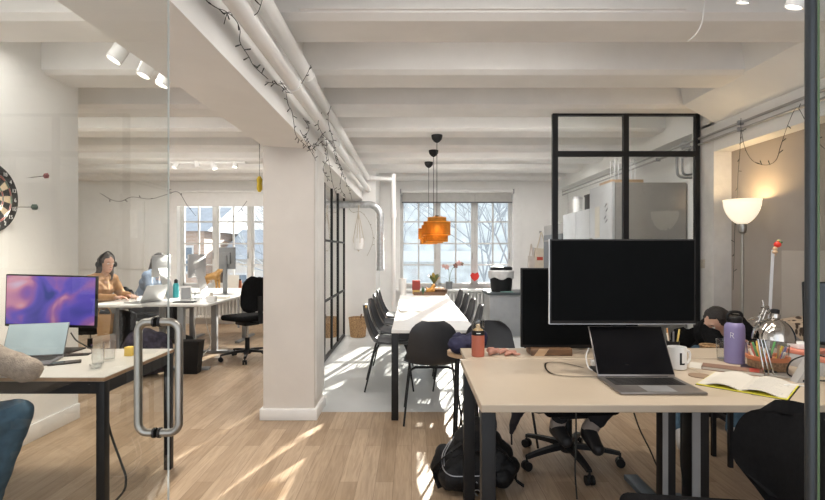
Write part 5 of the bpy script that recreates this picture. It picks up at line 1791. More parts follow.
lump('navy_jacket', 'crumpled navy blue jacket left of the spray bottle', 'jacket', (0.36, 3.14, 0.705), (0.13, 0.08, 0.10), mat('navy_cloth', (0.02, 0.02, 0.055), 0.85, var=0.2), n=12, seed=4, disp=0.012, vox=0.009)
sto = thing('stool', 'small stool hidden under the navy jacket', 'stool', (0.36, 3.16, 0))
MB().m(M_woodw).lathe([(0.13, 0.68), (0.13, 0.705)], n=28).obj('seat', sto)
for k in range(4):
    a = PI / 4 + k * PI / 2
    MB().m(M_black).cyl((0.09 * math.cos(a), 0.09 * math.sin(a), 0.68), (0.12 * math.cos(a), 0.12 * math.sin(a), 0), 0.009, None, 10).obj('leg', sto)

# ------------------------------------------------------------------ left foreground desk
lt_ = four_leg_table('work_desk', 'pale desk with wooden edge and dark frame in the left foreground', -2.68, -1.485, 2.37, 3.06, 0.74, mat('pale_top', (0.42, 0.405, 0.375), 0.35, var=0.03), M_black, lw=0.042, thick=0.022, edge=M_edge, cat='desk', apron=0.06)
def wall_paper():
    m, t, b = _new('screen_wallpaper')
    L = t.links.new
    tcn = t.nodes.new('ShaderNodeTexCoord')
    n = t.nodes.new('ShaderNodeTexNoise')
    n.inputs['Scale'].default_value = 4.2
    n.inputs['Detail'].default_value = 2
    n.inputs['Distortion'].default_value = 0.9
    L(tcn.outputs['Object'], n.inputs['Vector'])
    r = t.nodes.new('ShaderNodeValToRGB')
    cr = r.color_ramp
    cr.elements[0].position = 0.30
    cr.elements[0].color = (0.02, 0.03, 0.16, 1)
    cr.elements[1].position = 0.72
    cr.elements[1].color = (0.34, 0.30, 0.42, 1)
    e = cr.elements.new(0.45); e.color = (0.07, 0.05, 0.30, 1)
    e = cr.elements.new(0.54); e.color = (0.17, 0.07, 0.22, 1)
    e = cr.elements.new(0.62); e.color = (0.36, 0.16, 0.22, 1)
    L(n.outputs['Fac'], r.inputs['Fac'])
    L(r.outputs[0], b.inputs['Base Color'])
    L(r.outputs[0], b.inputs['Emission Color'])
    b.inputs['Emission Strength'].default_value = 0.55
    b.inputs['Roughness'].default_value = 0.25
    return m
pL = at(52, 301, 2.93)
make_monitor((pL.x, 2.92, 0.74), 0.02, 'monitor with purple and blue wallpaper on the left desk', 0.535, 0.31, pL.z - 0.74, wall_paper(), roll=1.5)
make_laptop((at(33, 357, 2.72).x, 2.66, 0.74), 0.30, 'open laptop with pale blue screen in front of the purple monitor', W=0.30, D=0.21, open_deg=118, screenm=mat('pale_blue_screen', (0.30, 0.38, 0.42), 0.25), body=mat('dark_grey_laptop', (0.12, 0.12, 0.13), 0.4, 0.5))
ph = thing('smartphone', 'dark phone lying on the left desk right of the laptop', 'phone', (at(70, 360, 2.7).x, 2.66, 0.74), 0.55)
MB().m(M_blackpl).box((-0.075, -0.036, 0), (0.075, 0.036, 0.008), 0.003).obj('phone_body', ph)
MB().m(M_screen).box((-0.071, -0.032, 0.0078), (0.071, 0.032, 0.0086)).obj('screen', ph)
nbk = MB().m(M_blackpl).box((-0.10, -0.03, 0), (0.10, 0.03, 0.006), 0.001).obj('thin_folder', loc=(at(75, 354, 2.9).x, 2.86, 0.74))
nbk.rotation_euler = (0, 0, 0.3)
tag(nbk, 'thin dark folder lying under the corner of the purple monitor', 'folder')
tumbler('drinking_glass', 'front clear drinking glass on the left desk corner', (at(98, 364, 2.60).x, 2.60, 0.74), 0.032, 0.115, 'clear glasses on the left desk')
tumbler('drinking_glass', 'rear clear drinking glass on the left desk corner', (at(107, 360, 2.7).x, 2.72, 0.74), 0.032, 0.11, 'clear glasses on the left desk')
sg = thing('small_glass', 'low clear glass bowl in front of the tumblers on the left desk', 'glass', (at(96, 366, 2.52).x, 2.52, 0.74))
MB().m(M_tumbler).lathe([(0.02, 0), (0.027, 0.003), (0.03, 0.03), (0.027, 0.03), (0.02, 0.008)], n=24).obj('glass_wall', sg)
yc = MB().m(mat('yellow_block', (0.66, 0.45, 0.08), 0.6)).box((-0.022, -0.022, 0), (0.022, 0.022, 0.052), 0.002).obj('sticky_note_block', loc=(at(129, 357, 2.85).x, 2.86, 0.74))
tag(yc, 'small yellow block near the far edge of the left desk', 'sticky notes')
o = MB().m(M_wire).tube([at(71, 333, 2.96), at(76, 340, 2.9), at(84, 345, 2.85), at(91, 349, 2.9)], 0.004, 8, smooth=5).obj('screen_cable')
tag(o, 'dark cable arching down from the purple monitor to the desk', 'cable')
pts = [Vector((-1.51, 2.41, 0.62)), Vector((-1.50, 2.44, 0.45)), Vector((-1.44, 2.43, 0.30)), Vector((-1.41, 2.42, 0.22)), Vector((-1.44, 2.42, 0.14)), Vector((-1.6, 2.42, 0.02)), Vector((-1.9, 2.42, 0.006)), Vector((-2.2, 2.41, 0.006)), Vector((-2.5, 2.45, 0.006))]
o = MB().m(M_wire).tube(pts, 0.0055, 8, smooth=6).obj('floor_cable')
tag(o, 'black cable running down the left desk leg and along the floor', 'cable')

# dartboard on the left wall with darts
db = thing('dartboard', 'round dartboard with black, cream, red and green segments on the left wall', 'dartboard', (-2.70, 3.095, 1.69))
cols_ = [mat('dart_black', (0.03, 0.03, 0.03), 0.9), mat('dart_cream', (0.6, 0.48, 0.33), 0.9), mat('dart_red', (0.42, 0.07, 0.05), 0.9), mat('dart_green', (0.05, 0.16, 0.09), 0.9)]
MB().m(cols_[0]).tube([(0, 0, 0), (0.034, 0, 0)], 0.226, 48).obj('board', db)
def wedge(b, r0, r1, a0, a1, x):
    V = []
    for xx in (x - 0.002, x):
        for (r_, a_) in ((r0, a0), (r1, a0), (r1, (a0 + a1) / 2), (r1, a1), (r0, a1)):
            V.append(b.bm.verts.new((xx, r_ * math.sin(a_), r_ * math.cos(a_))))
    fs = [b.bm.faces.new(V[5:10]), b.bm.faces.new(list(reversed(V[0:5])))]
    for i in range(5):
        j = (i + 1) % 5
        fs.append(b.bm.faces.new((V[i], V[j], V[5 + j], V[5 + i])))
    b._fin(fs)
seg = MB()
for i in range(20):
    a0, a1 = (i - 0.5) * 2 * PI / 20, (i + 0.5) * 2 * PI / 20
    seg.m(cols_[i % 2])
    wedge(seg, 0.016, 0.095, a0, a1, 0.0365)
    wedge(seg, 0.105, 0.160, a0, a1, 0.0365)
    seg.m(cols_[2 + i % 2])
    wedge(seg, 0.095, 0.105, a0, a1, 0.0368)
    wedge(seg, 0.160, 0.170, a0, a1, 0.0368)
seg.obj('segments', db)
MB().m(cols_[2]).tube([(0.034, 0, 0), (0.038, 0, 0)], 0.012, 16).obj('bullseye', db)
nm = MB().m(mat('wire_silver', (0.6, 0.6, 0.6), 0.3, 0.8))
order = [20, 1, 18, 4, 13, 6, 10, 15, 2, 17, 3, 19, 7, 16, 8, 11, 14, 9, 12, 5]
for r_ in (0.095, 0.105, 0.16, 0.17):
    nm.tube([Vector((0.038, r_ * math.sin(2 * PI * k / 40), r_ * math.cos(2 * PI * k / 40))) for k in range(40)], 0.0012, 5, closed=True)
nm.obj('wire_ring', db)
for i, n_ in enumerate(order):
    a_ = i * 2 * PI / 20
    cu = bpy.data.curves.new('number', 'FONT')
    cu.body = str(n_)
    cu.size = 0.036
    cu.align_x = 'CENTER'
    cu.align_y = 'CENTER'
    cu.extrude = 0.001
    me_ = bake(bpy.data.objects.new('number', cu))
    me_.materials.clear()
    me_.materials.append(M_white)
    to = bpy.data.objects.new('number', me_)
    COL.objects.link(to)
    to.parent = db
    to.location = (0.0375, 0.198 * math.sin(a_), 0.198 * math.cos(a_))
    to.rotation_euler = (PI / 2, 0, PI / 2)
def dart(label, tip, d, fl):
    t = thing('dart', label, 'dart', tip, group='darts in the left wall')
    d = Vector(d).normalized()
    MB().m(M_steel).tube([(0, 0, 0), d * 0.035], 0.0008, 6, 0.0018).obj('point', t)
    MB().m(M_steel).cyl(d * 0.035, d * 0.08, 0.0032, None, 10).obj('barrel', t)
    MB().m(M_blackpl).cyl(d * 0.08, d * 0.12, 0.002, None, 8).obj('shaft', t)
    x = d.cross(Vector((0, 0, 1))).normalized()
    y = d.cross(x)
    f = MB().m(fl)
    for u in (x, y, -x, -y):
        A = [d * 0.115, d * 0.125 + u * 0.018, d * 0.152 + u * 0.018, d * 0.158]
        n_ = d.cross(u).normalized() * 0.0005
        V = [f.bm.verts.new(p + n_) for p in A] + [f.bm.verts.new(p - n_) for p in A]
        fs = [f.bm.faces.new(V[:4]), f.bm.faces.new(list(reversed(V[4:])))]
        for i in range(4):
            j = (i + 1) % 4
            fs.append(f.bm.faces.new((V[i], V[4 + i], V[4 + j], V[j])))
        f._fin(fs)
    f.obj('flight', t)
dart('dart with dark red flight stuck in the wall right of the dartboard', onX(26, 178, -2.70), (1, 0.05, 0.12), mat('flight_red', (0.22, 0.07, 0.07), 0.6))
dart('dart with dark green flight stuck in the dartboard rim', Vector((-2.664, 3.24, 1.64)), (0.9, 0.5, 0.05), mat('flight_green', (0.07, 0.10, 0.08), 0.6))

# ------------------------------------------------------------------ left room desks
tee_desk('white_desk', 'white desk of the woman in the tan cardigan, grey legs', -3.62, -2.985, 5.42, 6.85, 0.75, M_deskw, M_greymet, [5.58, 6.65], coly=-3.38, along='x')
tee_desk('white_desk', 'white desk with the large screens beside the empty black chair, grey legs', -2.98, -2.28, 5.50, 7.0, 0.75, M_deskw, M_greymet, [5.58, 6.52], coly=-2.62, along='x')
tee_desk('white_desk', 'farthest white desk in front of the left windows', -3.5, -2.4, 7.08, 7.9, 0.75, M_deskw, M_greymet, [-3.35, -2.55])
make_office_chair((-2.05, 6.12, 0), PI / 2 - 0.7, 'empty black office chair left of the pillar', seat_z=0.52, back_top=1.03, back_w=0.42)

def allinone(loc, rz, label, W=0.5):
    t = thing('all_in_one_computer', label, 'computer', loc, rz)
    MB().m(M_silver).box((-W / 2, 0, 0.27), (W / 2, 0.012, 0.27 + W * 0.72), 0.004).obj('computer_housing', t)
    MB().m(M_screen).box((-W / 2 + 0.006, -0.002, 0.27 + W * 0.12), (W / 2 - 0.006, 0.0005, 0.27 + W * 0.71)).obj('screen', t)
    MB().m(M_silver).bar((0, 0.13, 0.006), (0, 0.02, 0.38), 0.18, 0.008, up=(0, 1, 0)).obj('stand', t)
    MB().m(M_silver).box((-0.10, -0.03, 0), (0.10, 0.15, 0.006), 0.002).obj('foot', t)
    return t
# screens face -x: rotate so that local -y faces -x  (rz=-90deg)
allinone((-2.72, 6.20, 0.75), -PI / 2 - 0.12, 'silver all-in-one computer seen from behind, near the left window', 0.40)
allinone((-3.22, 6.30, 0.75), -PI / 2 - 0.12, 'white backed all-in-one screen in front of the person in denim', 0.38)
make_monitor((-2.55, 6.80, 0.75), PI - 0.45, 'dark grey monitor back standing in front of the left window', 0.30, 0.30, 0.50, M_screen, body=mat('grey_monitor_back', (0.16, 0.165, 0.17), 0.5), depth=0.02)
q = at(143, 297, 5.7)
make_laptop((q.x - 0.02, 5.75, 0.75), -PI / 2 - 0.3, 'silver laptop seen from behind before the woman in tan', W=0.33, D=0.23, open_deg=118)
wbt = thing('water_bottle', 'small teal bottle with black cap between the left desks screens', 'water bottle', (at(176, 290, 6.3).x, 6.3, 0.75))
MB().m(mat('teal_paint', (0.03, 0.27, 0.30), 0.4)).lathe([(0.032, 0), (0.036, 0.004), (0.036, 0.16), (0.022, 0.19)], n=24).obj('bottle_body', wbt)
MB().m(M_blackpl).lathe([(0.023, 0.188), (0.023, 0.225), (0.01, 0.24)], n=20).obj('cap', wbt)
for i, (x, D, l) in enumerate(((134, 5.62, 'left'), (193, 5.75, 'middle'), (197, 5.85, 'right'))):
    tumbler('drinking_glass', 'clear glass on the white desks in the left room, %s of three' % l, (at(x, 300, D).x, D, 0.75), 0.034, 0.13, 'glasses on the white desks')
ppb = MB().m(M_paper).box((-0.11, -0.08, 0), (0.11, 0.08, 0.018), 0.002).obj('paper_stack', loc=(at(226, 297, 6.2).x - 0.1, 6.25, 0.75))
tag(ppb, 'flat stack of paper on the white desk before the dog figurine', 'paper')
frm = thing('photo_frame', 'small white frame leaning on the white desk near the teal bottle', 'frame', (at(184, 298, 5.9).x, 5.95, 0.75), 0.5)
MB().m(M_white).bar((-0.0, 0, 0.0), (0.0, 0.05, 0.17), 0.13, 0.01, up=(0, 1, 0)).obj('frame', frm)
MB().m(M_greymet).bar((-0.0, -0.006, 0.02), (0.0, 0.042, 0.15), 0.10, 0.006, up=(0, 1, 0)).obj('picture', frm)
kbd = MB().m(M_blackpl).box((-0.12, -0.05, 0), (0.12, 0.05, 0.012), 0.003).obj('desk_tray', loc=(at(186, 299, 5.75).x, 5.72, 0.75))
tag(kbd, 'flat black tray on the front edge of the white desk', 'tray')
bh = thing('tissue_box', 'small white box beside the glasses on the white desk', 'box', (at(200, 297, 5.7).x + 0.1, 5.78, 0.75))
MB().m(M_white).box((-0.05, -0.04, 0), (0.05, 0.04, 0.07), 0.004).obj('box_body', bh)
MB().m(M_paper).sheet(lambda u, v: Vector(((u - .5) * 0.05, 0.01 * math.sin(u * 6), 0.07 + 0.04 * v)), 8, 4, 0.002).obj('tissue', bh)

# things under the white desks
bn = thing('waste_bin', 'black bin standing under the white desk at its near leg', 'bin', (at(188, 378, 5.35).x, 5.42, 0))
b = MB().m(M_blackpl)
rings = []
for z, s_ in ((0, 0.085), (0.01, 0.09), (0.35, 0.12), (0.352, 0.12)):
    rings.append([b.bm.verts.new((x_ * s_, y_ * s_ * 0.6, z)) for x_, y_ in ((-1, -1), (1, -1), (1, 1), (-1, 1))])
b.skin(rings, True).obj('bin_body', bn)
MB().m(M_blackpl).box((-0.125, -0.078, 0.348), (0.125, 0.078, 0.36), 0.004).obj('rim', bn)
o = lump('purple_bag', 'dark bag with purple pattern under the white desks', 'bag', (at(153, 346, 5.4).x, 5.38, 0.0), (0.13, 0.10, 0.40), mat('purple_pattern', (0.035, 0.028, 0.045), 0.8, var=0.9, scale=18), n=10, seed=8, disp=0.01, vox=0.014)
bb2 = thing('tan_bag', 'tan shoulder bag hanging below the desk by the woman in the tan cardigan', 'bag', (at(104, 318, 5.46).x, 5.47, 0.405))
MB().m(mat('tan_leather', (0.42, 0.25, 0.12), 0.6)).prism([(-0.06, 0.0), (0.07, 0.02), (0.09, 0.24), (-0.08, 0.24)], 'y', -0.03, 0.03).obj('bag_body', bb2)
MB().m(MATS['tan_leather']).tube([(-0.07, 0, 0.235), (-0.05, 0, 0.30), (0.0, 0.0, 0.32), (0.05, 0, 0.30), (0.08, 0, 0.235)], 0.006, 6, smooth=4).obj('strap', bb2)
for i, pts in enumerate(([(0, 0, 0.70), (0.02, 0.05, 0.45), (0.05, 0.1, 0.2), (-0.1, 0.1, 0.01)], [(0.05, 0, 0.70), (0.03, 0.02, 0.5), (0.06, 0.0, 0.25), (0.0, 0.0, 0.02)])):
    o = MB().m(M_white).tube([Vector(p) + Vector((-2.53 - 0.15 * i, 5.95, 0)) for p in pts], 0.006, 8, smooth=5).obj('white_cable')
    tag(o, 'white cable hanging under the white desk, %s one' % ('right', 'left')[i], 'cable')

# window shelf at the left with figurine, basket, things
ws = thing('window_shelf', 'grey-white shelf board over the radiator below the left windows', 'shelf', (-3.05, 8.72, 0.66))
MB().m(M_trim).box((-1.2, -0.12, 0), (1.25, 0.14, 0.022), 0.002).obj('shelf_board', ws)
for x in (-1.1, 0, 1.15):
    MB().m(M_greymet).box((x - 0.015, -0.10, -0.66), (x + 0.015, -0.07, 0)).obj('leg', ws)
Dd = 8.70
dg_ = thing('dog_figurine', 'golden dog figurine standing on the shelf below the left window', 'figurine', (at(213, 290, Dd).x, Dd, 0.682))
M_gold = mat('golden_fur', (0.42, 0.24, 0.08), 0.4, var=0.25, scale=30, bump=0.4, bscale=60)
blob('body', [((-0.09, 0, 0.17), 0.055, (0.04, 0, 0.20), 0.062), ((0.04, 0, 0.20), 0.06, (0.09, 0, 0.27), 0.035), ((0.09, 0, 0.27), 0.038, (0.12, 0, 0.285), 0.036), ((0.12, 0, 0.28), 0.028, (0.165, 0, 0.265), 0.016),
     ((0.07, 0.03, 0.17), 0.026, (0.075, 0.03, 0.09), 0.016), ((0.075, 0.03, 0.09), 0.016, (0.08, 0.03, 0.015), 0.014), ((0.05, -0.03, 0.17), 0.026, (0.055, -0.03, 0.09), 0.016), ((0.055, -0.03, 0.09), 0.016, (0.06, -0.03, 0.015), 0.014),
     ((-0.10, 0.03, 0.16), 0.035, (-0.075, 0.03, 0.10), 0.02), ((-0.075, 0.03, 0.10), 0.017, (-0.115, 0.03, 0.06), 0.013), ((-0.115, 0.03, 0.06), 0.013, (-0.105, 0.03, 0.014), 0.013),
     ((-0.10, -0.03, 0.16), 0.035, (-0.085, -0.03, 0.10), 0.02), ((-0.085, -0.03, 0.10), 0.017, (-0.125, -0.03, 0.06), 0.013), ((-0.125, -0.03, 0.06), 0.013, (-0.115, -0.03, 0.014), 0.013),
     ((-0.13, 0, 0.19), 0.018, (-0.20, 0, 0.13), 0.012)], 0.006, M_gold, dg_, 3)
dg_.scale = (1.25, 1.1, 1.15)
MB().m(M_gold).ell((0.10, 0.03, 0.30), (0.012, 0.008, 0.022)).ell((0.10, -0.03, 0.30), (0.012, 0.008, 0.022)).obj('ear', dg_)
ob = thing('fruit_basket', 'wide orange-brown basket on the shelf at the pillar edge', 'basket', (at(258, 289, 8.7).x, 8.70, 0.682))
MB().m(mat('orange_wicker', (0.50, 0.24, 0.07), 0.7, var=0.4, scale=60, bump=0.6, bscale=90)).lathe([(0.13, 0), (0.17, 0.02), (0.19, 0.10), (0.18, 0.10), (0.14, 0.01)], n=28).obj('basket_body', ob)
o = MB().m(M_paper).bar((0, 0, 0), (0, 0.05, 0.24), 0.20, 0.006, up=(0, 1, 0)).obj('leaning_card', loc=(at(232, 290, 8.6).x, 8.63, 0.684))
tag(o, 'white card leaning on the shelf below the left window', 'card')
for i, (x, c, l, h_) in enumerate(((225, (0.6, 0.5, 0.1), 'yellow', 0.09), (239, (0.35, 0.12, 0.06), 'brown-red', 0.17), (244, (0.6, 0.45, 0.3), 'tan', 0.10))):
    t = thing('storage_jar', 'small %s jar on the shelf below the left window' % l, 'jar', (at(x, 289, 8.7).x, 8.72, 0.682))
    MB().m(mat('jar_%s' % l, c, 0.4)).lathe([(0.035, 0), (0.04, 0.004), (0.04, h_ * 0.8), (0.03, h_ * 0.85)], n=20).obj('jar_body', t)
    MB().m(M_blackpl).lathe([(0.031, h_ * 0.84), (0.031, h_)], n=20).obj('lid', t)

# poster, yellow thing at pillar
po = MB().m(mat('white_note', (0.88, 0.88, 0.87), 0.6)).box((0, -0.004, 0), (0.13, 0, 0.52)).obj('wall_note', loc=(at(128, 238, 9.0).x, YB - 0.032, at(128, 238, 9.05).z))
tag(po, 'narrow white paper strip pinned on the wall behind the people', 'paper')
yl = thing('hanging_ornament', 'yellow ornament hanging in the left room at the pillar edge', 'ornament', (at(259.5, 192, 5.0).x, 5.0, at(259, 192, 5.0).z))
MB().m(mat('yellow_cloth', (0.62, 0.44, 0.03), 0.7)).lathe([(0.012, 0.0), (0.028, 0.03), (0.024, 0.09), (0.03, 0.13), (0.012, 0.16)], n=14).obj('ornament_body', yl)
MB().m(M_wire).cyl((0, 0, 0.155), (0, 0, 2.9 - yl.location.z), 0.002, None, 6).obj('string', yl)

# ------------------------------------------------------------------ back of the meeting area
bk_ = thing('wicker_basket', 'round wicker basket on the floor by the back wall beside the partition', 'basket', (at(358, 336, 7.7).x, 7.70, 0))
MB().m(M_wicker).lathe([(0.105, 0), (0.12, 0.01), (0.145, 0.29), (0.14, 0.31), (0.13, 0.30), (0.11, 0.02)], n=32).obj('basket_body', bk_)
rim = MB().m(M_wicker)
rim.tube([Vector((0.143 * math.cos(a), 0.143 * math.sin(a), 0.30)) for a in [2 * PI * k / 32 for k in range(32)]], 0.009, 8, closed=True)
rim.obj('basket_rim', bk_)
MB().m(M_walnut).cyl((-0.04, 0.02, 0.03), (0.06, -0.03, 0.36), 0.012).cyl((0.05, 0.04, 0.03), (0.10, 0.03, 0.35), 0.010).obj('sticks', bk_)

pl_ = thing('macrame_hanger', 'beige macrame hanger with white pot hanging from the spiral duct', 'hanger', (at(358.5, 205, 7.6).x, 7.60, at(358, 205, 7.6).z))
M_rope = mat('cotton_rope', (0.55, 0.49, 0.41), 0.9)
rp_ = MB().m(M_rope)
for k in range(4):
    a = k * PI / 2 + 0.4
    rp_.tube([(0, 0.12, 0.04), (0, 0, -0.10), (0.07 * math.cos(a), 0.07 * math.sin(a), -0.45), (0.08 * math.cos(a), 0.08 * math.sin(a), -0.58), (0.0, 0, -0.72)], 0.005, 6, smooth=4)
rp_.obj('ropes', pl_)
MB().m(M_trim).lathe([(0.04, -0.70), (0.065, -0.69), (0.08, -0.60), (0.078, -0.52), (0.072, -0.52), (0.06, -0.65)], n=24).obj('pot', pl_)

# steel cabinet and bin right of radiator
sc = thing('steel_cabinet', 'brushed steel cabinet with dark top right of the radiator', 'cabinet', (1.56, 7.95, 0))
MB().m(mat('dull_steel', (0.42, 0.42, 0.41), 0.38, 0.7, var=0.12, scale=5)).box((-0.34, -0.28, 0), (0.36, 0.30, 0.66), 0.004).obj('cabinet_body', sc)
MB().m(mat('dark_top', (0.05, 0.06, 0.065), 0.35)).box((-0.37, -0.31, 0.66), (0.38, 0.32, 0.70), 0.003).obj('worktop', sc)
MB().m(M_greymet).box((-0.33, -0.286, 0.02), (0.35, -0.281, 0.64), 0.001).obj('door', sc)
wb_ = thing('waste_bin', 'black round bin with a grey liner bag on the steel cabinet', 'bin', (at(501, 291, 7.9).x, 7.88, 0.70))
MB().m(M_blackpl).lathe([(0.155, 0), (0.16, 0.005), (0.19, 0.33), (0.185, 0.33), (0.15, 0.01)], n=32).obj('bin_body', wb_)
lb = MB().m(mat('liner_plastic', (0.50, 0.50, 0.50), 0.3, var=0.1))
rings = []
for j, (r_, z_) in enumerate(((0.17, 0.30), (0.187, 0.345), (0.205, 0.325), (0.203, 0.27), (0.196, 0.22), (0.193, 0.215))):
    rings.append([lb.bm.verts.new(((r_ + 0.008 * math.sin(k * 1.7 + j)) * math.cos(2 * PI * k / 36), (r_ + 0.008 * math.sin(k * 1.7 + j)) * math.sin(2 * PI * k / 36), z_ + (0.02 * math.sin(k * 0.9) if j > 2 else 0.0))) for k in range(36)])
lb.skin(rings, False).obj('liner', wb_)
MB().m(M_blackpl).lathe([(0.17, 0.345), (0.175, 0.35), (0.175, 0.385), (0.15, 0.40), (0.01, 0.40)], n=32).obj('lid', wb_)
sp2 = MB().m(mat('green_sponge', (0.12, 0.22, 0.2), 0.8)).box((-0.10, -0.04, 0), (0.10, 0.04, 0.015), 0.003).obj('cleaning_cloth', loc=(1.50, 7.72, 0.70))
tag(sp2, 'flat green cloth lying on the dark top of the steel cabinet', 'cloth')

# tote bags on the wall
def tote(label, x, y0, y1, w_, c, D=9.02):
    q0, q1 = at(x, y0, D), at(x, y1, D)
    t = thing('tote_bag', label, 'bag', (q0.x, YB - 0.06, q1.z))
    h_ = q0.z - q1.z
    m_ = mat('tote_%d' % x, c, 0.9, var=0.08)
    MB().m(m_).prism([(-w_ / 2, 0), (w_ / 2, 0.02), (w_ / 2 * 0.9, h_ * 0.55), (-w_ / 2 * 0.85, h_ * 0.58)], 'y', -0.04, 0.04).obj('bag_body', t)
    MB().m(m_).tube([(-w_ * 0.3, 0, h_ * 0.55), (-w_ * 0.1, 0, h_ * 0.85), (0, 0, h_), (w_ * 0.12, 0, h_ * 0.85), (w_ * 0.3, 0, h_ * 0.53)], 0.01, 6, smooth=4).obj('bag_handle', t)
    return t
t = tote('cream tote bag with a red mark hanging on the wall right of the middle window', 541.5, 232, 270, 0.27, (0.62, 0.55, 0.45))
MB().m(mat('tote_print', (0.5, 0.08, 0.05), 0.8)).box((-0.09, -0.043, 0.18), (0.02, -0.0405, 0.24)).obj('print', t)
tote('slim pale bag hanging left of the cream tote bag', 531.5, 244, 272, 0.12, (0.55, 0.5, 0.46))
hk = MB().m(M_greymet).box((-0.02, -0.03, -0.02), (0.02, 0.0, 0.02), 0.004).cyl((0, -0.02, 0.0), (0, -0.07, 0.01), 0.006).obj('wall_hook', loc=(at(541, 232, 9.05).x, YB, at(541, 232, 9.05).z))
tag(hk, 'small grey wall hook holding the cream tote bag', 'hook')

# things on the far end of the table
def T(x, D=7.1):
    return (at(x, 294, D).x, D, ZTB)
o = thing('paper_roll', 'white upright roll at the far left corner of the table', 'paper roll', T(402.5, 7.05))
MB().m(M_white).lathe([(0.055, 0), (0.055, 0.235)], n=26).obj('roll', o)
MB().m(M_edge).lathe([(0.018, 0.2345), (0.018, 0.237)], n=16).obj('core', o)
tr_ = thing('serving_tray', 'dark low tray at the far end of the white table', 'tray', T(428, 7.05))
MB().m(M_walnut).box((-0.21, -0.09, 0), (0.24, 0.09, 0.012), 0.003).obj('tray_base', tr_)
tre = MB().m(M_walnut)
tre.box((-0.21, -0.09, 0.01), (0.24, -0.08, 0.045)).box((-0.21, 0.08, 0.01), (0.24, 0.09, 0.045))
tre.obj('rim', tr_)
o = thing('gift_box', 'dark red box standing on the tray at the table end', 'box', T(416, 7.02))
o.location.z += 0.0125
MB().m(mat('dark_red_card', (0.30, 0.045, 0.035), 0.6)).box((-0.055, -0.03, 0.06), (0.06, 0.03, 0.20), 0.003).obj('box_body', o)
MB().m(mat('yellow_card', (0.6, 0.4, 0.12), 0.6)).box((-0.05, -0.028, 0), (0.055, 0.028, 0.06), 0.003).obj('lower_body', o)
o = thing('toy_figurine', 'orange-brown toy figure on the tray at the table end', 'figurine', T(430, 7.02))
o.location.z += 0.0125
blob('body', [((-0.02, 0, 0.045), 0.04, (0.03, 0, 0.06), 0.042), ((0.03, 0, 0.08), 0.03, (0.055, 0, 0.12), 0.026), ((-0.03, 0.0, 0.06), 0.022, (-0.05, 0, 0.09), 0.012)], 0.006, mat('orange_clay', (0.55, 0.26, 0.05), 0.6), o, 2)
o = thing('sauce_bottle', 'small green glass bottle on the tray between red box and orange figure', 'bottle', T(423, 6.98))
o.location.z += 0.0125
MB().m(mat('green_bottle', (0.05, 0.12, 0.06), 0.2)).lathe([(0.02, 0), (0.022, 0.004), (0.022, 0.07), (0.01, 0.09), (0.01, 0.11)], n=18).obj('bottle_body', o)
MB().m(M_steel).lathe([(0.011, 0.108), (0.011, 0.12)], n=14).obj('cap', o)
o = thing('wicker_bowl', 'dark wicker bowl on the table end, filled with pale fruit', 'bowl', T(439, 7.16))
MB().m(M_walnut).lathe([(0.09, 0), (0.11, 0.01), (0.13, 0.075), (0.122, 0.075), (0.09, 0.012)], n=28).obj('bowl_body', o)
MB().m(mat('pale_bread', (0.66, 0.5, 0.38), 0.7)).ell((-0.04, 0, 0.075), (0.045, 0.04, 0.03)).ell((0.045, 0.02, 0.073), (0.045, 0.04, 0.03)).ell((0.01, -0.04, 0.072), 0.032).obj('filling', o)
pn = thing('leafy_plant', 'small leafy plant with yellow leaves on the sill behind the tray', 'plant', (at(434, 287, 8.95).x, 8.93, ZS))
MB().m(M_greymet).lathe([(0.04, 0), (0.055, 0.09), (0.05, 0.09), (0.035, 0.01)], n=20).obj('pot', pn)
rr = random.Random(2)
for i in range(9):
    a = rr.uniform(0, 6.28); l_ = rr.uniform(0.12, 0.22)
    c = [(0.12, 0.17, 0.07), (0.5, 0.35, 0.08), (0.2, 0.24, 0.1)][i % 3]
    e = Vector((math.cos(a) * 0.12, math.sin(a) * 0.05, 0.09 + l_))
    s0 = Vector((0, 0, 0.085))
    nn = Vector((-math.sin(a), math.cos(a), 0))
    MB().m(mat('leaf_%d' % (i % 3), c, 0.5)).sheet(lambda u, v, e=e, nn=nn: s0 + (e - s0) * u + nn * (v - 0.5) * 0.07 * math.sin(u * PI) ** 0.8 + Vector((0, 0, 0.03 * math.sin(u * PI))), 8, 2, 0.002).obj('leaf', pn)
orc = thing('orchid', 'orchid with pink and dark blossoms in a grey pot on the window sill', 'orchid', (at(449, 288, 8.95).x, 8.93, ZS))
MB().m(mat('pot_grey', (0.18, 0.19, 0.2), 0.5)).lathe([(0.05, 0), (0.055, 0.005), (0.065, 0.14), (0.06, 0.14), (0.045, 0.02)], n=24).obj('pot', orc)
stm = MB().m(mat('stem_green', (0.12, 0.15, 0.07), 0.5))
stm.tube([(0, 0, 0.13), (0.0, 0, 0.28), (-0.02, 0, 0.38), (-0.09, 0, 0.42)], 0.005, 6, smooth=4)
stm.tube([(0.01, 0, 0.13), (0.03, 0, 0.30), (0.10, 0, 0.42), (0.19, 0, 0.46), (0.27, 0, 0.47)], 0.005, 6, smooth=4)
stm.obj('stem', orc)
def blossom(c, s_, m_):
    b = MB().m(m_)
    for k in range(5):
        a = k * 2 * PI / 5
        R_ = Matrix.Rotation(a, 4, 'Y')
        b.ell(Vector(c) + R_ @ Vector((0, 0, s_ * 0.6)), (s_ * 0.42, s_ * 0.12, s_ * 0.55), 8, M=R_)
    b.ell(c, (s_ * 0.2,) * 3, 8)
    b.obj('blossom', orc)
M_pk = mat('orchid_pink', (0.60, 0.36, 0.33), 0.6)
M_dk = mat('orchid_dark', (0.22, 0.10, 0.08), 0.6)
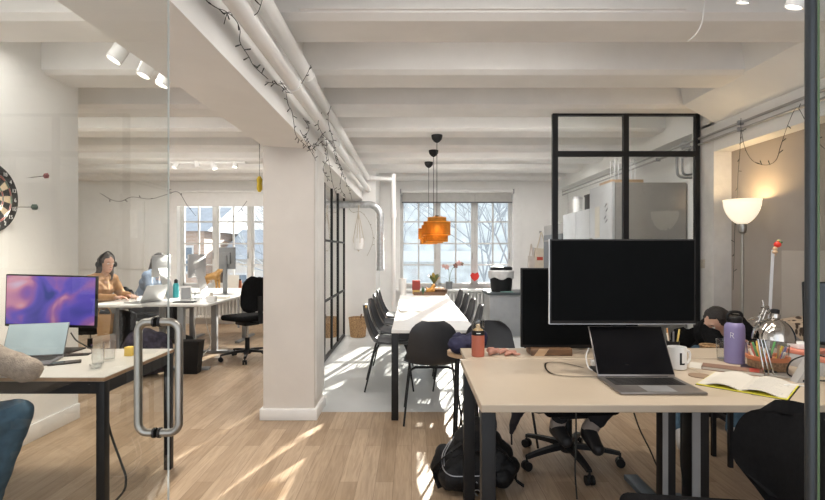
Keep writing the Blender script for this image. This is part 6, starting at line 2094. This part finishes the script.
for c, s_, m_ in (((-0.04, 0, 0.40), 0.045, M_pk), ((-0.10, 0, 0.42), 0.035, M_pk), ((0.12, 0, 0.43), 0.045, M_dk), ((0.18, 0, 0.47), 0.05, M_pk), ((0.23, 0, 0.46), 0.035, M_dk)):
    blossom(c, s_, m_)
MB().m(mat('leaf_dark', (0.04, 0.07, 0.03), 0.4)).sheet(lambda u, v: Vector((-0.16 * u, (v - .5) * 0.05 * math.sin(PI * u ** 0.7) , 0.14 + 0.08 * math.sin(u * PI * 0.7))), 8, 3, 0.003).sheet(lambda u, v: Vector((0.15 * u, (v - .5) * 0.05 * math.sin(PI * u ** 0.7), 0.14 + 0.06 * math.sin(u * PI * 0.8))), 8, 3, 0.003).obj('leaf', orc)
rh = thing('heart_ornament', 'red paper ornament hanging in front of the middle window', 'ornament', at(475, 277, 8.98))
MB().m(mat('bright_red', (0.60, 0.03, 0.02), 0.5)).prism([(-0.09, 0.03), (-0.05, 0.08), (0.0, 0.06), (0.05, 0.09), (0.08, 0.02), (0.06, -0.03), (-0.01, -0.08), (-0.06, -0.03)], 'y', -0.012, 0.012).obj('ornament_body', rh)
MB().m(M_wire).cyl((0, 0, 0.06), (0, 0, 2.40 - rh.location.z), 0.0015, None, 6).obj('string', rh)
o = thing('magazine', 'open magazine lying on the middle of the white table', 'magazine', (at(410, 311, 5.2).x, 5.18, ZTB), 0.1)
MB().m(M_paper).sheet(lambda u, v: Vector(((u - .5) * 0.22, (v - .5) * 0.28, 0.004 + 0.008 * abs(math.sin((u - .5) * PI)))), 12, 4, 0.003).obj('pages', o)
MB().m(mat('print_dark', (0.12, 0.14, 0.16), 0.6)).box((-0.09, -0.10, 0.0125), (-0.03, 0.09, 0.0140)).obj('photo', o)

# ------------------------------------------------------------------ kitchen corner behind the glass screen
M_fr = mat('fridge_grey', (0.30, 0.285, 0.27), 0.35, 0.3, var=0.04)
M_frw = mat('fridge_pale', (0.47, 0.48, 0.50), 0.35, var=0.03)
fr = thing('tall_fridge', 'tall fridge with pale front and taupe side behind the black framed glass', 'fridge', (2.50, 5.50, 0))
MB().m(M_fr).box((-0.36, -0.36, 0), (0.385, 0.30, 2.07), 0.006).obj('fridge_body', fr)
dr = MB().m(M_frw).box((-0.395, -0.355, 0.05), (-0.362, 0.295, 2.08), 0.006).obj('door', fr)
MB().m(M_steel).box((-0.425, 0.20, 0.9), (-0.41, 0.22, 1.5), 0.003).box((-0.425, 0.20, 0.9), (-0.395, 0.22, 0.93)).box((-0.425, 0.20, 1.47), (-0.395, 0.22, 1.5)).obj('handle', dr)
nt_ = MB().m(M_paper).box((-0.398, -0.02, 1.50), (-0.3955, 0.12, 1.85)).obj('note', fr)
mk = MB().m(M_greymet)
for (y, z) in ((-0.17, 1.83), (-0.20, 1.78), (-0.15, 1.70), (-0.19, 1.66)):
    mk.bar((-0.398, y, z), (-0.398, y - 0.05, z + 0.03), 0.008, 0.006)
mk.obj('magnet', fr)
fc = thing('low_fridge', 'lower white fridge unit behind the tall fridge', 'fridge', (2.50, 6.32, 0))
MB().m(M_frw).box((-0.36, -0.51, 0), (0.385, 0.51, 1.86), 0.006).obj('fridge_body', fc)
dd = MB().m(M_frw).box((-0.39, -0.505, 0.05), (-0.362, -0.005, 1.85), 0.005).obj('door', fc)
MB().m(M_steel).box((-0.41, -0.06, 1.0), (-0.395, -0.04, 1.45), 0.003).box((-0.41, -0.06, 1.0), (-0.39, -0.04, 1.02)).obj('handle', dd)
dd = MB().m(M_frw).box((-0.39, 0.005, 0.05), (-0.362, 0.505, 1.85), 0.005).obj('door', fc)
MB().m(M_steel).box((-0.41, 0.04, 1.0), (-0.395, 0.06, 1.45), 0.003).box((-0.41, 0.04, 1.0), (-0.39, 0.06, 1.02)).obj('handle', dd)
bx_ = thing('black_box', 'black box on top of the lower white fridge', 'box', (2.36, 6.0, 1.86), 0.0)
MB().m(M_blackpl).box((-0.20, -0.10, 0), (0.2, 0.12, 0.17), 0.004).obj('box_body', bx_)
MB().m(M_blackpl).box((-0.205, -0.105, 0.16), (0.205, 0.125, 0.185), 0.004).obj('lid', bx_)
kt = thing('canister', 'white canister on the far end of the lower white fridge', 'canister', (2.27, 6.7, 1.86))
MB().m(M_white).lathe([(0.06, 0), (0.065, 0.005), (0.065, 0.20)], n=24).obj('canister_body', kt)
MB().m(M_silver).lathe([(0.066, 0.198), (0.066, 0.225), (0.02, 0.24)], n=24).obj('lid', kt)
cr = thing('wooden_crate', 'wooden crate with upright wire racks on the tall fridge', 'crate', (2.35, 5.50, 2.08))
MB().m(M_woodw).box((-0.18, -0.16, 0), (0.18, 0.16, 0.05), 0.003).obj('crate_body', cr)
wr_ = MB().m(M_silver)
for k in range(3):
    for j in (0, 1):
        x = -0.10 + k * 0.09
        wr_.tube([(x, -0.08 + j * 0.12, 0.05), (x, -0.08 + j * 0.12, 0.26), (x + 0.02, -0.08 + j * 0.12, 0.29), (x + 0.04, -0.08 + j * 0.12, 0.26), (x + 0.04, -0.08 + j * 0.12, 0.05)], 0.004, 6, smooth=3)
wr_.obj('wire_rack', cr)
t = thing('kitchen_cupboard', 'grey kitchen cupboard with small window at the far end behind the glass', 'cupboard', (2.45, 7.45, 0))
MB().m(M_fr).box((-0.3, -0.55, 0), (0.43, 0.5, 1.75), 0.005).obj('cupboard_body', t)
dd = MB().m(mat('dark_panel', (0.10, 0.11, 0.12), 0.4)).box((-0.32, -0.5, 0.95), (-0.301, 0.45, 1.6), 0.003).obj('door', t)
MB().m(M_steel).box((-0.34, -0.4, 1.5), (-0.325, 0.35, 1.515), 0.003).box((-0.34, -0.4, 1.5), (-0.32, -0.39, 1.515)).obj('handle', dd)
ls = MB().m(mat('dial_beige', (0.55, 0.5, 0.42), 0.5)).box((-0.012, -0.03, -0.04), (0, 0.03, 0.04), 0.003).obj('light_switch', loc=(2.739, 4.60, 1.23))
tag(ls, 'small beige wall switch on the white pier right of the glass screen', 'switch')

bpy.data.scenes.remove(TMP)
